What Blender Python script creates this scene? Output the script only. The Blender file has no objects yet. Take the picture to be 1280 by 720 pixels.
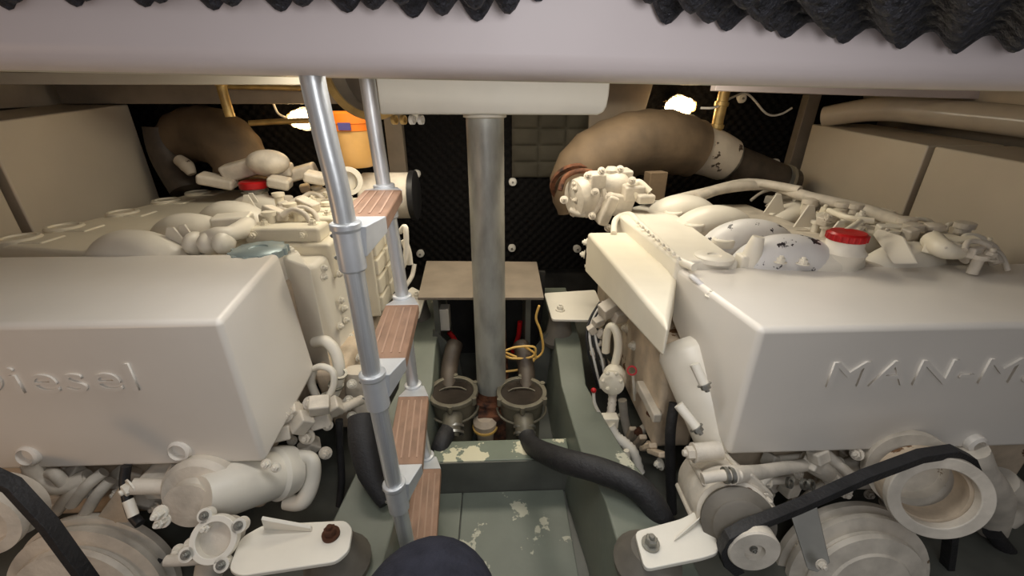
import bpy, bmesh, math, random
from mathutils import Vector, Matrix, Quaternion
random.seed(7)
PI = math.pi
C = bpy.context.scene.collection
S = bpy.context.scene
H = 1.28                                   # eye height over the bilge floor; builders use heights relative to the eye
# ------------------------------------------------------------------ camera
F = 520.0
PITCH = math.atan(230/520.0); YAW = math.radians(2.2)
cam_d = bpy.data.cameras.new('camera'); cam = bpy.data.objects.new('camera', cam_d); C.objects.link(cam)
cam.location = (0, 0, H); cam.rotation_euler = (PI/2-PITCH, 0, -YAW)
cam_d.sensor_width = 36; cam_d.lens = F/1280*36; cam_d.clip_start = 0.02
S.camera = cam
# ------------------------------------------------------------------ world, view, lights
w = bpy.data.worlds.new('world'); S.world = w; w.use_nodes = True
w.node_tree.nodes['Background'].inputs[0].default_value = (0.80, 0.78, 0.80, 1)
w.node_tree.nodes['Background'].inputs[1].default_value = 0.35
S.view_settings.view_transform = 'Standard'; S.view_settings.look = 'None'
S.view_settings.gamma = 1; S.view_settings.use_curve_mapping = False
S.view_settings.exposure = 0.0
def light(kind, name, loc, energy, col, size=0.1, aim=None, sy=None):
    d = bpy.data.lights.new(name, kind); d.energy = energy; d.color = col
    if kind == 'AREA':
        d.size = size
        if sy: d.shape = 'RECTANGLE'; d.size_y = sy
    else: d.shadow_soft_size = size
    o = bpy.data.objects.new(name, d); C.objects.link(o); o.location = (loc[0], loc[1], loc[2]+H)
    if aim is not None:
        v = Vector(aim)-Vector(loc); o.rotation_euler = v.to_track_quat('-Z', 'Y').to_euler()
    return o
light('AREA', 'hatch_daylight', (0.25, -0.35, 0.55), 6, (0.90, 0.95, 1.0), 0.7, (0.1, 1.2, -0.6), 0.5)
light('POINT', 'cabin_lamp_glow', (-1.55, -0.05, -0.55), 6, (1.0, 0.62, 0.33), 0.12)
light('AREA', 'deck_lamp_glow', (0.0, 1.78, 0.20), 17, (1.0, 0.91, 0.74), 1.8, (0, 1.70, -1), 0.25)
light('AREA', 'deck_lamp_glow', (0.0, 0.80, 0.20), 8, (0.98, 0.97, 0.95), 1.3, (0, 0.85, -1), 0.12)
light('AREA', 'handheld_light', (0.10, -0.12, 0.02), 2.2, (0.97, 0.97, 1.0), 0.16, (0.05, 1.0, -0.1), 0.16)
# ------------------------------------------------------------------ pixel ray -> point (photo frame 1280x720)
cp, sp, cy_, sy_ = math.cos(PITCH), math.sin(PITCH), math.cos(YAW), math.sin(YAW)
FV = Vector((sy_*cp, cy_*cp, -sp)); RV = Vector((cy_, -sy_, 0)); UV = RV.cross(FV)
def at(px, py, X=None, Y=None, Z=None):
    d = F*FV+(px-640)*RV-(py-360)*UV
    if X is not None: t = X/d.x
    elif Y is not None: t = Y/d.y
    else: t = Z/d.z
    return d*t
# ------------------------------------------------------------------ materials
def lin(c):
    c = c/255.0
    return c/12.92 if c <= 0.04045 else ((c+0.055)/1.055)**2.4
def rgb(r, g, b): return (lin(r), lin(g), lin(b), 1)
def mat(name, col, rough=0.5, metal=0.0, var=0.06, scale=8, bump=0.0, bscale=60, patch=None, pscale=6, pth=0.62, pmat=None, emit=None, estr=0, spec=0.5, streak=None, trans=0):
    m = bpy.data.materials.new(name); m.use_nodes = True; nt = m.node_tree; b = nt.nodes['Principled BSDF']
    b.inputs['Roughness'].default_value = rough; b.inputs['Metallic'].default_value = metal
    b.inputs['Specular IOR Level'].default_value = spec
    tc = nt.nodes.new('ShaderNodeTexCoord'); n = nt.nodes.new('ShaderNodeTexNoise')
    n.inputs['Scale'].default_value = scale; n.inputs['Detail'].default_value = 6
    nt.links.new(tc.outputs['Object'], n.inputs['Vector'])
    if streak:
        mp = nt.nodes.new('ShaderNodeMapping'); mp.inputs['Scale'].default_value = streak
        nt.links.new(tc.outputs['Object'], mp.inputs['Vector']); nt.links.new(mp.outputs[0], n.inputs['Vector'])
    r = nt.nodes.new('ShaderNodeValToRGB')
    lo = [max(0, c*(1-var*2.2)) for c in col[:3]]+[1]; hi = [min(1, c*(1+var)) for c in col[:3]]+[1]
    r.color_ramp.elements[0].position = 0.3; r.color_ramp.elements[0].color = lo
    r.color_ramp.elements[1].position = 0.6; r.color_ramp.elements[1].color = hi
    nt.links.new(n.outputs['Fac'], r.inputs[0]); out = r.outputs[0]
    for (pc, ps, pt) in ([] if patch is None else [(patch, pscale, pth)]) + ([] if pmat is None else [pmat]):
        n2 = nt.nodes.new('ShaderNodeTexNoise'); n2.inputs['Scale'].default_value = ps; n2.inputs['Detail'].default_value = 8
        n2.inputs['Roughness'].default_value = 0.6
        nt.links.new(tc.outputs['Object'], n2.inputs['Vector'])
        r2 = nt.nodes.new('ShaderNodeValToRGB'); r2.color_ramp.elements[0].position = pt; r2.color_ramp.elements[1].position = pt+0.012
        nt.links.new(n2.outputs['Fac'], r2.inputs[0])
        mx = nt.nodes.new('ShaderNodeMixRGB'); mx.inputs[2].default_value = pc
        nt.links.new(r2.outputs[0], mx.inputs[0]); nt.links.new(out, mx.inputs[1]); out = mx.outputs[0]
    nt.links.new(out, b.inputs['Base Color'])
    if bump:
        n3 = nt.nodes.new('ShaderNodeTexNoise'); n3.inputs['Scale'].default_value = bscale; n3.inputs['Detail'].default_value = 4
        nt.links.new(tc.outputs['Object'], n3.inputs['Vector'])
        bp = nt.nodes.new('ShaderNodeBump'); bp.inputs['Strength'].default_value = bump; bp.inputs['Distance'].default_value = 0.01
        nt.links.new(n3.outputs['Fac'], bp.inputs['Height']); nt.links.new(bp.outputs[0], b.inputs['Normal'])
    if emit:
        b.inputs['Emission Color'].default_value = emit; b.inputs['Emission Strength'].default_value = estr
    if trans: b.inputs['Transmission Weight'].default_value = trans
    return m
M = dict(
 white=mat('white_engine_paint', rgb(226, 220, 206), 0.38, var=0.03, scale=5, bump=0.05, bscale=25),
 cover=mat('white_cover_paint', rgb(222, 216, 206), 0.32, var=0.02, scale=3, bump=0.03, bscale=20),
 dusty=mat('dusty_white_paint', rgb(204, 195, 180), 0.55, var=0.10, scale=14, bump=0.15, bscale=70, patch=rgb(120, 100, 78), pscale=16, pth=0.72),
 cream=mat('cream_engine_paint', rgb(226, 218, 198), 0.42, var=0.03, scale=5, bump=0.04),
 chipped=mat('chipped_white_paint', rgb(218, 216, 214), 0.4, var=0.03, patch=rgb(48, 42, 45), pscale=17, pth=0.61, pmat=(rgb(120, 125, 140), 9, 0.66)),
 stained=mat('stained_block_paint', rgb(200, 182, 158), 0.6, var=0.14, scale=10, bump=0.2, patch=rgb(110, 78, 50), pscale=9, pth=0.66),
 panel=mat('cream_tank_paint', rgb(204, 192, 172), 0.45, var=0.04, scale=2, bump=0.02),
 beam=mat('white_deck_paint', rgb(222, 210, 208), 0.5, var=0.02, scale=4, bump=0.08, bscale=12, patch=rgb(150, 140, 140), pscale=30, pth=0.80),
 header=mat('white_header_paint', rgb(196, 190, 176), 0.45, var=0.02),
 taupe=mat('taupe_structure_paint', rgb(130, 118, 103), 0.6, var=0.08),
 foam=mat('black_acoustic_foam', rgb(17, 15, 15), 0.85, var=0.25, scale=90, bump=0.5, bscale=220, spec=0.2),
 foamgl=mat('dusty_black_foam', rgb(44, 44, 50), 0.6, var=0.3, scale=120, bump=0.9, bscale=160, patch=rgb(130, 130, 138), pscale=130, pth=0.69, spec=0.5),
 hatch=mat('flaking_hatch_paint', rgb(106, 112, 101), 0.4, var=0.10, scale=4, bump=0.05, patch=rgb(178, 176, 156), pscale=5.5, pth=0.56),
 green=mat('grey_green_bilge_paint', rgb(110, 115, 103), 0.38, var=0.10, scale=4, bump=0.05, patch=rgb(190, 188, 168), pscale=6, pth=0.635),
 peel=mat('peeling_bilge_paint', rgb(112, 120, 104), 0.4, var=0.10, scale=6, bump=0.1, patch=rgb(206, 200, 170), pscale=9, pth=0.50),
 deepgreen=mat('dark_bilge_paint', rgb(92, 93, 86), 0.4, var=0.15, scale=5, bump=0.05),
 dark=mat('dark_bilge', rgb(42, 40, 38), 0.7, var=0.3, scale=6, bump=0.3),
 alu=mat('brushed_aluminium', rgb(204, 206, 206), 0.38, metal=0.65, var=0.05, scale=10, bump=0.03, streak=(60, 60, 1)),
 castalu=mat('cast_aluminium', rgb(205, 207, 208), 0.4, metal=0.5, var=0.04, scale=20),
 galv=mat('galvanised_pillar', rgb(158, 158, 150), 0.42, metal=0.35, var=0.14, scale=7, streak=(3, 3, 1), bump=0.05, patch=rgb(186, 186, 182), pscale=7, pth=0.68),
 tread=mat('brown_tread', rgb(146, 114, 92), 0.45, var=0.12, scale=14, streak=(2, 1, 2)),
 treadside=mat('brown_tread_edge', rgb(138, 94, 70), 0.5, var=0.1),
 grip=mat('pale_grip', rgb(170, 138, 116), 0.5),
 rubber=mat('black_rubber', rgb(34, 33, 34), 0.62, var=0.2, scale=20, bump=0.25, bscale=120),
 mount=mat('grey_rubber_mount', rgb(104, 98, 88), 0.65, var=0.15, scale=12),
 lag=mat('brown_lagging', rgb(98, 81, 61), 0.75, var=0.18, scale=5, bump=0.8, bscale=9, patch=rgb(92, 72, 50), pscale=7, pth=0.66),
 wrap=mat('torn_white_wrap', rgb(188, 176, 158), 0.7, var=0.08, bump=0.3, bscale=20, patch=rgb(70, 55, 42), pscale=12, pth=0.64),
 pipebrown=mat('dark_brown_pipe', rgb(70, 60, 50), 0.55, var=0.2, scale=12, bump=0.1),
 brass=mat('brass_pipe', rgb(190, 160, 100), 0.38, metal=0.5, var=0.15, scale=14),
 steel=mat('steel_pipe', rgb(150, 148, 140), 0.35, metal=0.8, var=0.1),
 strain=mat('olive_bronze', rgb(112, 106, 90), 0.45, metal=0.25, var=0.14, scale=12, bump=0.1),
 glassdark=mat('dark_lid_glass', rgb(54, 48, 42), 0.15, var=0.3, scale=9),
 rust=mat('rust', rgb(96, 58, 36), 0.85, var=0.4, scale=24, bump=0.6, bscale=60),
 red=mat('red_cap', rgb(176, 20, 24), 0.35, var=0.1, scale=14),
 greycap=mat('blue_grey_cap', rgb(150, 166, 168), 0.35, metal=0.3, var=0.05),
 orange=mat('orange_lid', rgb(232, 120, 30), 0.4, var=0.08),
 amber=mat('amber_bowl', rgb(206, 160, 96), 0.3, var=0.08, scale=6),
 yellow=mat('yellow_cable', rgb(222, 180, 96), 0.5),
 blanket=mat('grey_quilted_blanket', rgb(104, 98, 84), 0.8, var=0.1, scale=5, bump=0.4, bscale=12),
 whiteplastic=mat('white_plastic', rgb(225, 222, 214), 0.4, var=0.02),
 blackplastic=mat('black_plastic', rgb(28, 28, 30), 0.5),
 label=mat('blue_label', rgb(74, 66, 120), 0.5),
 navy=mat('navy_trouser_cloth', rgb(46, 47, 57), 0.85, var=0.12, scale=30, bump=0.3, bscale=150, spec=0.2),
 shoe=mat('black_shoe', rgb(30, 29, 29), 0.6),
 lamp=mat('lit_lamp_glass', rgb(255, 225, 170), 0.3, emit=(1.0, 0.74, 0.40, 1), estr=28),
 duct=mat('glossy_white_duct', rgb(206, 192, 170), 0.22, var=0.04, bump=0.3, bscale=5),
)
# ------------------------------------------------------------------ mesh building
WL = {}
class MB:
    def __init__(s): s.bm = bmesh.new()
    def poly(s, bot, top):
        a = [s.bm.verts.new(Vector(p)) for p in bot]; b = [s.bm.verts.new(Vector(p)) for p in top]; n = len(a)
        s.bm.faces.new(a[::-1]); s.bm.faces.new(b)
        for i in range(n): s.bm.faces.new((a[i], a[(i+1) % n], b[(i+1) % n], b[i]))
        return s
    def box(s, x0, x1, y0, y1, z0, z1):
        return s.poly([(x0,y0,z0),(x1,y0,z0),(x1,y1,z0),(x0,y1,z0)], [(x0,y0,z1),(x1,y0,z1),(x1,y1,z1),(x0,y1,z1)])
    def prism(s, pts, ext):
        e = Vector(ext); return s.poly(pts, [Vector(p)+e for p in pts])
    def obox(s, c, size, rot=(0,0,0)):
        from mathutils import Euler
        R = Euler(rot).to_matrix(); c = Vector(c); hx, hy, hz = [v/2 for v in size]
        f = lambda x, y, z: c+R@Vector((x, y, z))
        return s.poly([f(-hx,-hy,-hz),f(hx,-hy,-hz),f(hx,hy,-hz),f(-hx,hy,-hz)], [f(-hx,-hy,hz),f(hx,-hy,hz),f(hx,hy,hz),f(-hx,hy,hz)])
    def frame(s, ax):
        ax = Vector(ax).normalized(); u = ax.orthogonal().normalized(); 
        if abs(ax.z) < 0.9: u = Vector((0,0,1)).cross(ax).normalized()
        else: u = Vector((1,0,0)); u = (u-ax*u.dot(ax)).normalized()
        return ax, u, ax.cross(u)
    def lathe(s, o, ax, prof, seg=32, cap0=True, cap1=True):
        o = Vector(o); ax, u, v = s.frame(ax); rings = []
        for r, h in prof:
            if r < 1e-5: rings.append([s.bm.verts.new(o+ax*h)])
            else: rings.append([s.bm.verts.new(o+ax*h+(u*math.cos(2*PI*k/seg)+v*math.sin(2*PI*k/seg))*r) for k in range(seg)])
        for a, b in zip(rings, rings[1:]):
            for k in range(seg):
                k2 = (k+1) % seg
                if len(a) == 1 and len(b) == 1: continue
                if len(a) == 1: s.bm.faces.new((a[0], b[k2], b[k]))
                elif len(b) == 1: s.bm.faces.new((a[k], a[k2], b[0]))
                else: s.bm.faces.new((a[k], a[k2], b[k2], b[k]))
        if cap0 and len(rings[0]) > 1: s.bm.faces.new(rings[0][::-1])
        if cap1 and len(rings[-1]) > 1: s.bm.faces.new(rings[-1])
        return s
    def cyl(s, p, q, r, r2=None, seg=24):
        p = Vector(p); q = Vector(q); L = (q-p).length
        return s.lathe(p, q-p, [(r, 0), (r if r2 is None else r2, L)], seg)
    def ring(s, o, ax, ro, ri, h, seg=48):
        return s.lathe(o, ax, [(ri,0),(ro,0),(ro,h),(ri,h),(ri,0)], seg, False, False)
    def tube(s, pts, r, seg=12, sub=5, ridge=None):
        P = [Vector(p) for p in pts]; n = len(P); R = [r]*n if not isinstance(r, (list, tuple)) else list(r)
        Q = []; RR = []
        if n > 2 and sub > 1:
            for i in range(n-1):
                a = P[max(i-1,0)]; b = P[i]; c = P[i+1]; d = P[min(i+2,n-1)]
                for k in range(sub):
                    t = k/sub
                    Q.append(0.5*((2*b)+(c-a)*t+(2*a-5*b+4*c-d)*t*t+(-a+3*b-3*c+d)*t**3)); RR.append(R[i]*(1-t)+R[i+1]*t)
            Q.append(P[-1]); RR.append(R[-1])
        else: Q, RR = P, R
        T = [(Q[min(i+1,len(Q)-1)]-Q[max(i-1,0)]).normalized() for i in range(len(Q))]
        _, u, v = s.frame(T[0]); rings = []
        for i, (q, t) in enumerate(zip(Q, T)):
            u = (u-t*u.dot(t)).normalized(); v = t.cross(u); rr = RR[i]
            if ridge and i % 2: rr *= ridge
            rings.append([s.bm.verts.new(q+(u*math.cos(2*PI*k/seg)+v*math.sin(2*PI*k/seg))*rr) for k in range(seg)])
        for a, b in zip(rings, rings[1:]):
            for k in range(seg): s.bm.faces.new((a[k], a[(k+1)%seg], b[(k+1)%seg], b[k]))
        s.bm.faces.new(rings[0][::-1]); s.bm.faces.new(rings[-1]); return s
    def ell(s, c, rad, rot=(0,0,0), n=3):
        from mathutils import Euler
        mtx = Matrix.Translation(Vector(c))@Euler(rot).to_matrix().to_4x4()@Matrix.Diagonal((*rad, 1))
        bmesh.ops.create_uvsphere(s.bm, u_segments=24, v_segments=14, radius=1, matrix=mtx); return s
    def build(s, name, m, parent=None, bevel=0, seg=2, angle=35, subs=0):
        bmesh.ops.recalc_face_normals(s.bm, faces=s.bm.faces)
        vs = [v.co for v in s.bm.verts]
        if parent is None:
            xs = [v.x for v in vs]; ys = [v.y for v in vs]; zs = [v.z for v in vs]
            org = Vector(((min(xs)+max(xs))/2, (min(ys)+max(ys))/2, min(zs)))
        else: org = WL[parent.name]
        for v in s.bm.verts: v.co -= org
        me = bpy.data.meshes.new(name); s.bm.to_mesh(me); s.bm.free()
        me.materials.append(M[m] if isinstance(m, str) else m)
        me.shade_smooth(); me.set_sharp_from_angle(angle=math.radians(angle))
        o = bpy.data.objects.new(name, me); C.objects.link(o)
        if parent is None: o.location = org+Vector((0,0,H))
        else: o.parent = parent
        WL[o.name] = org
        if bevel:
            b = o.modifiers.new('bevel', 'BEVEL'); b.width = bevel; b.segments = seg; b.limit_method = 'ANGLE'; b.angle_limit = math.radians(30)
            b.harden_normals = True
        if subs:
            b = o.modifiers.new('sub', 'SUBSURF'); b.levels = subs; b.render_levels = subs
        return o
def tag(o, label=None, cat=None, group=None, kind=None):
    if label: o['label'] = label
    if cat: o['category'] = cat
    if group: o['group'] = group
    if kind: o['kind'] = kind
    return o
def thing(name, loc, label, cat, group=None):
    o = bpy.data.objects.new(name, None); C.objects.link(o); o.location = Vector(loc)+Vector((0,0,H)); o.empty_display_size = 0.05
    WL[o.name] = Vector(loc); return tag(o, label, cat, group)
def struct(name, mb, m, **k): return tag(mb.build(name, m, **k), kind='structure')
_bolt = None
def bolt(parent, p, ax, r=0.010, m='white', h=1.0, name='bolt'):
    """hex bolt with washer, a copy sharing one mesh"""
    global _bolt
    if _bolt is None: _bolt = {}
    if m not in _bolt:
        b = MB(); b.lathe((0,0,0), (0,0,1), [(1.45,0),(1.45,0.25)], 16); b.lathe((0,0,0.25), (0,0,1), [(1.0,0),(1.0,0.85),(0.85,0.95)], 6)
        b.lathe((0,0,1.2), (0,0,1), [(0.5,0),(0.5,0.4),(0.4,0.5)], 10)
        me = bpy.data.meshes.new('bolt'); bmesh.ops.recalc_face_normals(b.bm, faces=b.bm.faces); b.bm.to_mesh(me); b.bm.free(); me.materials.append(M[m]); _bolt[m] = me
    o = bpy.data.objects.new(name, _bolt[m]); C.objects.link(o); o.parent = parent
    o.location = Vector(p)-WL[parent.name]; o.rotation_euler = Vector(ax).to_track_quat('Z', 'Y').to_euler(); o.scale = (r, r, r*h)
    WL[o.name] = Vector(p); return o
def eggcrate(x0, x1, z0, z1, pitch, amp, fn, thick, n=6, jitter=0.0):
    """egg crate foam slab; fn(u, v, h) gives the point"""
    mb = MB(); nu = int((x1-x0)/pitch*n); nv = int((z1-z0)/pitch*n); g = []
    for j in range(nv+1):
        row = []
        for i in range(nu+1):
            u = x0+(x1-x0)*i/nu; v = z0+(z1-z0)*j/nv
            h = amp*(0.5+0.5*math.sin(2*PI*u/pitch)*math.sin(2*PI*v/pitch))
            h *= 1+jitter*math.sin(u*17.3+v*3)*math.cos(u*5.1)
            row.append(mb.bm.verts.new(fn(u, v, h)))
        g.append(row)
    for j in range(nv):
        for i in range(nu): mb.bm.faces.new((g[j][i], g[j][i+1], g[j+1][i+1], g[j+1][i]))
    cs = [(x0,z0),(x1,z0),(x1,z1),(x0,z1)]
    bk = [mb.bm.verts.new(fn(a, b, -thick)) for a, b in cs]; mb.bm.faces.new(bk)
    mb.bm.faces.new([bk[0]]+g[0]+[bk[1]]); mb.bm.faces.new([bk[1]]+[r[-1] for r in g]+[bk[2]])
    mb.bm.faces.new([bk[2]]+g[-1][::-1]+[bk[3]]); mb.bm.faces.new([bk[3]]+[r[0] for r in g][::-1]+[bk[0]])
    return mb

# ================================================================== THE SETTING
YB = 2.72
struct('floor', MB().box(-2.4, 2.4, -0.9, YB, -1.34, -1.28), 'deepgreen')
bw = MB().box(-2.4, 2.4, YB, YB+0.06, -1.34, 0.32); struct('wall_back', bw, 'dark')
struct('wall_left', MB().box(-2.46, -2.4, -0.9, YB, -1.34, 0.32), 'taupe')
struct('wall_right', MB().box(2.4, 2.46, -0.9, YB, -1.34, 0.32), 'taupe')
struct('ceiling', MB().box(-2.4, 2.4, 0.66, YB, 0.24, 0.30), 'taupe')
# acoustic lining of the back wall
tag(eggcrate(-2.2, 2.2, -1.05, 0.2, 0.06, 0.02, lambda u, v, h: (u, YB-0.022-h, v), 0.02, n=6).build('acoustic_foam', 'foam'),
    'black egg crate acoustic foam lining the rear bulkhead', 'foam')
# wide white deck beam nearest the eye, with a slight list
ta = at(0, 79, Y=0.56); tb = at(1280, 106, Y=0.56)
def tilt(x): return ta.z+(tb.z-ta.z)*(x-ta.x)/(tb.x-ta.x)
bm_ = MB(); n = 24
prof = [(0.56, 0.0, 0.26), (0.56, 0.0, 0.022), (0.566, 0.0, 0.008), (0.582, 0.0, 0.0), (0.70, 0.0, 0.0), (0.70, 0.0, 0.26)]
xs = [-2.2+4.4*i/n for i in range(n+1)]
rings = [[bm_.bm.verts.new((x, p[0], max(tilt(x), -0.02)+p[2] if p[2] < 0.1 else p[2])) for p in prof] for x in xs]
for a, b in zip(rings, rings[1:]):
    for k in range(len(prof)): bm_.bm.faces.new((a[k], a[(k+1)%len(prof)], b[(k+1)%len(prof)], b[k]))
bm_.bm.faces.new(rings[0]); bm_.bm.faces.new(rings[-1][::-1])
struct('trim_1', bm_, 'beam', angle=60)
struct('trim_2', MB().prism([at(-300, 80, Y=0.9), at(1500, 116, Y=0.9), at(1500, 60, Y=0.9), at(-300, 20, Y=0.9)], (0, 0.10, 0)), 'header', bevel=0.004)
def foam_z(u):
    K = [(-1.1, 0.132), (-0.7, 0.130), (-0.35, 0.126), (-0.1, 0.120), (0.0, 0.122), (0.07, 0.142), (0.13, 0.138), (0.2, 0.112), (0.45, 0.094), (0.7, 0.088), (1.1, 0.090)]
    for (a, za), (b, zb) in zip(K, K[1:]):
        if a <= u <= b: k = (u-a)/(b-a); k = k*k*(3-2*k); return za+(zb-za)*k
    return K[-1][1]
# overhead egg crate foam in front of the beam
fo = eggcrate(-1.05, 1.05, 0.12, 0.546, 0.071, 0.034, lambda u, v, h: (u, v, foam_z(u)-h), 0.02, n=12, jitter=0.16)
tag(fo.build('overhead_foam', 'foamgl', angle=80), 'dusty black egg crate foam overhead, scalloped along the white beam', 'foam')
# cross beams under the deck at the back
struct('trim_3', MB().box(-2.2, -0.55, 2.40, 2.46, 0.0, 0.24), 'taupe', bevel=0.004)
struct('trim_4', MB().prism([(0.35, 2.2, 0.10), (1.02, 2.2, 0.085), (1.02, 2.2, 0.24), (0.35, 2.2, 0.24)], (0, 0.08, 0)), 'taupe', bevel=0.004)
struct('trim_5', MB().prism([(1.00, 2.05, 0.055), (2.3, 2.05, 0.02), (2.3, 2.05, 0.09), (1.00, 2.05, 0.12)], (0, 0.05, 0)), 'beam', bevel=0.003)
struct('trim_6', MB().box(-2.2, -0.45, 2.0, 2.03, 0.075, 0.12), 'header', bevel=0.003)
p = at(495, 182, Y=2.62)
struct('trim_7', MB().box(p.x-0.05, p.x+0.05, 2.60, 2.66, -0.6, 0.2), 'taupe', bevel=0.004)
p = at(995, 170, Y=2.62)
struct('trim_8', MB().prism([at(1012,118,Y=2.6), at(1028,118,Y=2.6), at(993,240,Y=2.6), at(977,240,Y=2.6)], (0, 0.06, 0)), 'taupe', bevel=0.004)
# header box that the pillar carries
hb = MB(); a = at(470, 100, Y=1.36).x; b = at(763, 100, Y=1.36).x; z0 = at(600, 143, Y=1.36).z
pts = [(a, 1.36, z0), (b-0.03, 1.36, z0-0.002), (b-0.012, 1.36, z0+0.006), (b-0.004, 1.36, z0+0.022), (b, 1.36, z0+0.05), (b, 1.36, 0.24), (a, 1.36, 0.24)]
hb.prism(pts, (0, 0.16, 0)); struct('trim_9', hb, 'header', bevel=0.006, seg=3)

# ---------------- bilge girders, step, hatch
def girder(name, pts_in, pts_out, zb, m='green', thick=0.0):
    mb = MB(); n = len(pts_in)
    ti = [mb.bm.verts.new(p) for p in pts_in]; to = [mb.bm.verts.new(p) for p in pts_out]
    bi = [mb.bm.verts.new((p[0]-thick, p[1], zb)) for p in pts_in]; bo = [mb.bm.verts.new((p[0]+0.03, p[1], zb)) for p in pts_out]
    for i in range(n-1):
        mb.bm.faces.new((ti[i], ti[i+1], to[i+1], to[i])); mb.bm.faces.new((bi[i], bi[i+1], ti[i+1], ti[i]))
        mb.bm.faces.new((to[i], to[i+1], bo[i+1], bo[i])); mb.bm.faces.new((bi[i], bo[i], bo[i+1], bi[i+1]))
    mb.bm.faces.new((ti[0], to[0], bo[0], bi[0])); mb.bm.faces.new((ti[-1], bi[-1], bo[-1], to[-1]))
    return struct(name, mb, m, bevel=0.006)
girder('trim_10', [(0.29, 0.40, -1.0), (0.288, 0.80, -1.0), (0.262, 1.02, -1.03), (0.255, 1.20, -1.03), (0.25, 1.36, -1.03), (0.25, 1.55, -0.95), (0.25, 2.1, -0.93)],
       [(0.47, 0.40, -1.0), (0.45, 0.80, -1.0), (0.40, 1.02, -1.03), (0.37, 1.20, -1.03), (0.35, 1.36, -1.03), (0.36, 1.55, -0.95), (0.38, 2.1, -0.93)], -1.28, thick=0.03)
girder('trim_11', [(-0.30, 0.40, -1.04), (-0.29, 0.80, -1.04), (-0.27, 1.10, -1.03), (-0.265, 1.36, -1.03), (-0.27, 1.55, -0.95), (-0.27, 2.1, -0.93)],
       [(-0.46, 0.40, -1.04), (-0.46, 0.80, -1.04), (-0.43, 1.10, -1.03), (-0.40, 1.36, -1.03), (-0.40, 1.55, -0.95), (-0.40, 2.1, -0.93)], -1.28, thick=-0.04)
struct('trim_12', MB().box(-0.235, 0.245, 1.075, 1.17, -1.28, -1.125), 'peel', bevel=0.004)
struct('trim_13', MB().box(-0.235, 0.245, 1.070, 1.0745, -1.28, -1.129), 'deepgreen')
tag(MB().box(-0.133, 0.225, 0.40, 1.068, -1.280, -1.268).build('floor_hatch', 'hatch', bevel=0.002), 'grey green square floor hatch with flaking paint in the centre well', 'hatch')
tag(MB().box(-0.235, -0.137, 0.40, 1.068, -1.280, -1.268).build('floor_panel', 'green', bevel=0.002), 'narrow grey green floor strip left of the square hatch', 'floor panel')
struct('trim_14', MB().box(-0.085, 0.045, 1.30, 2.0, -1.28, -1.13), 'rust', bevel=0.004)

# platform plate behind the pillar
pl = [at(522, 372, Z=-.75), at(680, 372, Z=-.75), at(671, 327, Z=-.75), at(533, 326, Z=-.75)]
t = thing('shelf_plate', (pl[0].x+0.2, 1.7, -0.95), 'pale taupe flat metal shelf plate behind the pillar', 'shelf')
MB().prism(pl, (0, 0, -0.012)).build('plate', 'taupe', t, bevel=0.002)
for i, (px, py) in enumerate([(660, 400), (546, 400)]):
    q = at(px, py, Y=1.66)
    MB().box(q.x-0.012, q.x+0.012, 1.66, 1.9, -1.1, -0.763).build('support', 'deepgreen', t, bevel=0.002)
# gusset plates each side of the well
for k, (pp, lab) in enumerate([([(688,462),(688,412),(652,455),(640,480),(690,480)], 'grey green triangular gusset plate right of the pillar'),
                        ([(541,412),(572,440),(580,478),(538,480)], 'grey green triangular gusset plate left of the pillar')]):
    tag(MB().prism([at(x, y, Y=1.62) for x, y in pp], (0, 0.012, 0)).build('gusset_plate', 'deepgreen', bevel=0.002), lab, 'bracket')
struct('wall_bilge', MB().box(-0.27, 0.25, 2.0, 2.03, -1.28, -0.80), 'dark')

# ================================================================== PILLAR
pt = at(606, 144, Y=1.42); pb = at(608, 480, Y=1.42)
t = thing('support_pillar', (pt.x, 1.42, -1.13), 'thick round galvanised metal pillar standing in the centre under the header', 'pillar')
MB().cyl((pt.x, 1.42, -1.12), (pt.x, 1.42, z0-0.001), 0.060, seg=48).build('shaft', 'galv', t)
MB().lathe((pt.x, 1.42, z0-0.012), (0,0,1), [(0.060,0),(0.068,0.003),(0.068,0.0105)], 48).build('top_collar', 'header', t)
MB().lathe((pt.x, 1.42, -1.13), (0,0,1), [(0.085,0),(0.085,0.014),(0.064,0.02),(0.061,0.05)], 32).build('rusty_foot', 'rust', t)

# ================================================================== LADDER
t = thing('boarding_ladder', (-0.23, 0.9, -1.28), 'aluminium ladder with brown treads standing left of the pillar', 'ladder')
YN, YF = 0.705, 1.075
def rail_pts(P, y):
    q = [at(a, b, Y=y) for a, b in P]; lo = q[-1]; d = (q[-1]-q[-2])/(q[-2].z-q[-1].z)
    return q+[lo+d*(lo.z+1.275)]
def xat(Q, z):
    for a, b in zip(Q, Q[1:]):
        if a.z >= z >= b.z: return a.x+(b.x-a.x)*(a.z-z)/(a.z-b.z)
    return Q[-1].x
QN = rail_pts([(382, 20), (386, 60), (391, 100), (409, 180), (430, 270), (465, 465), (490, 592), (509, 680)], YN)
QF = rail_pts([(450, 30), (454, 60), (459, 100), (477, 215), (500, 350), (516, 480), (534, 575)], YF)
MB().tube(QN, 0.0185, 28).build('rail', 'alu', t)
MB().tube(QF, 0.0180, 28).build('rail', 'alu', t)
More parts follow.
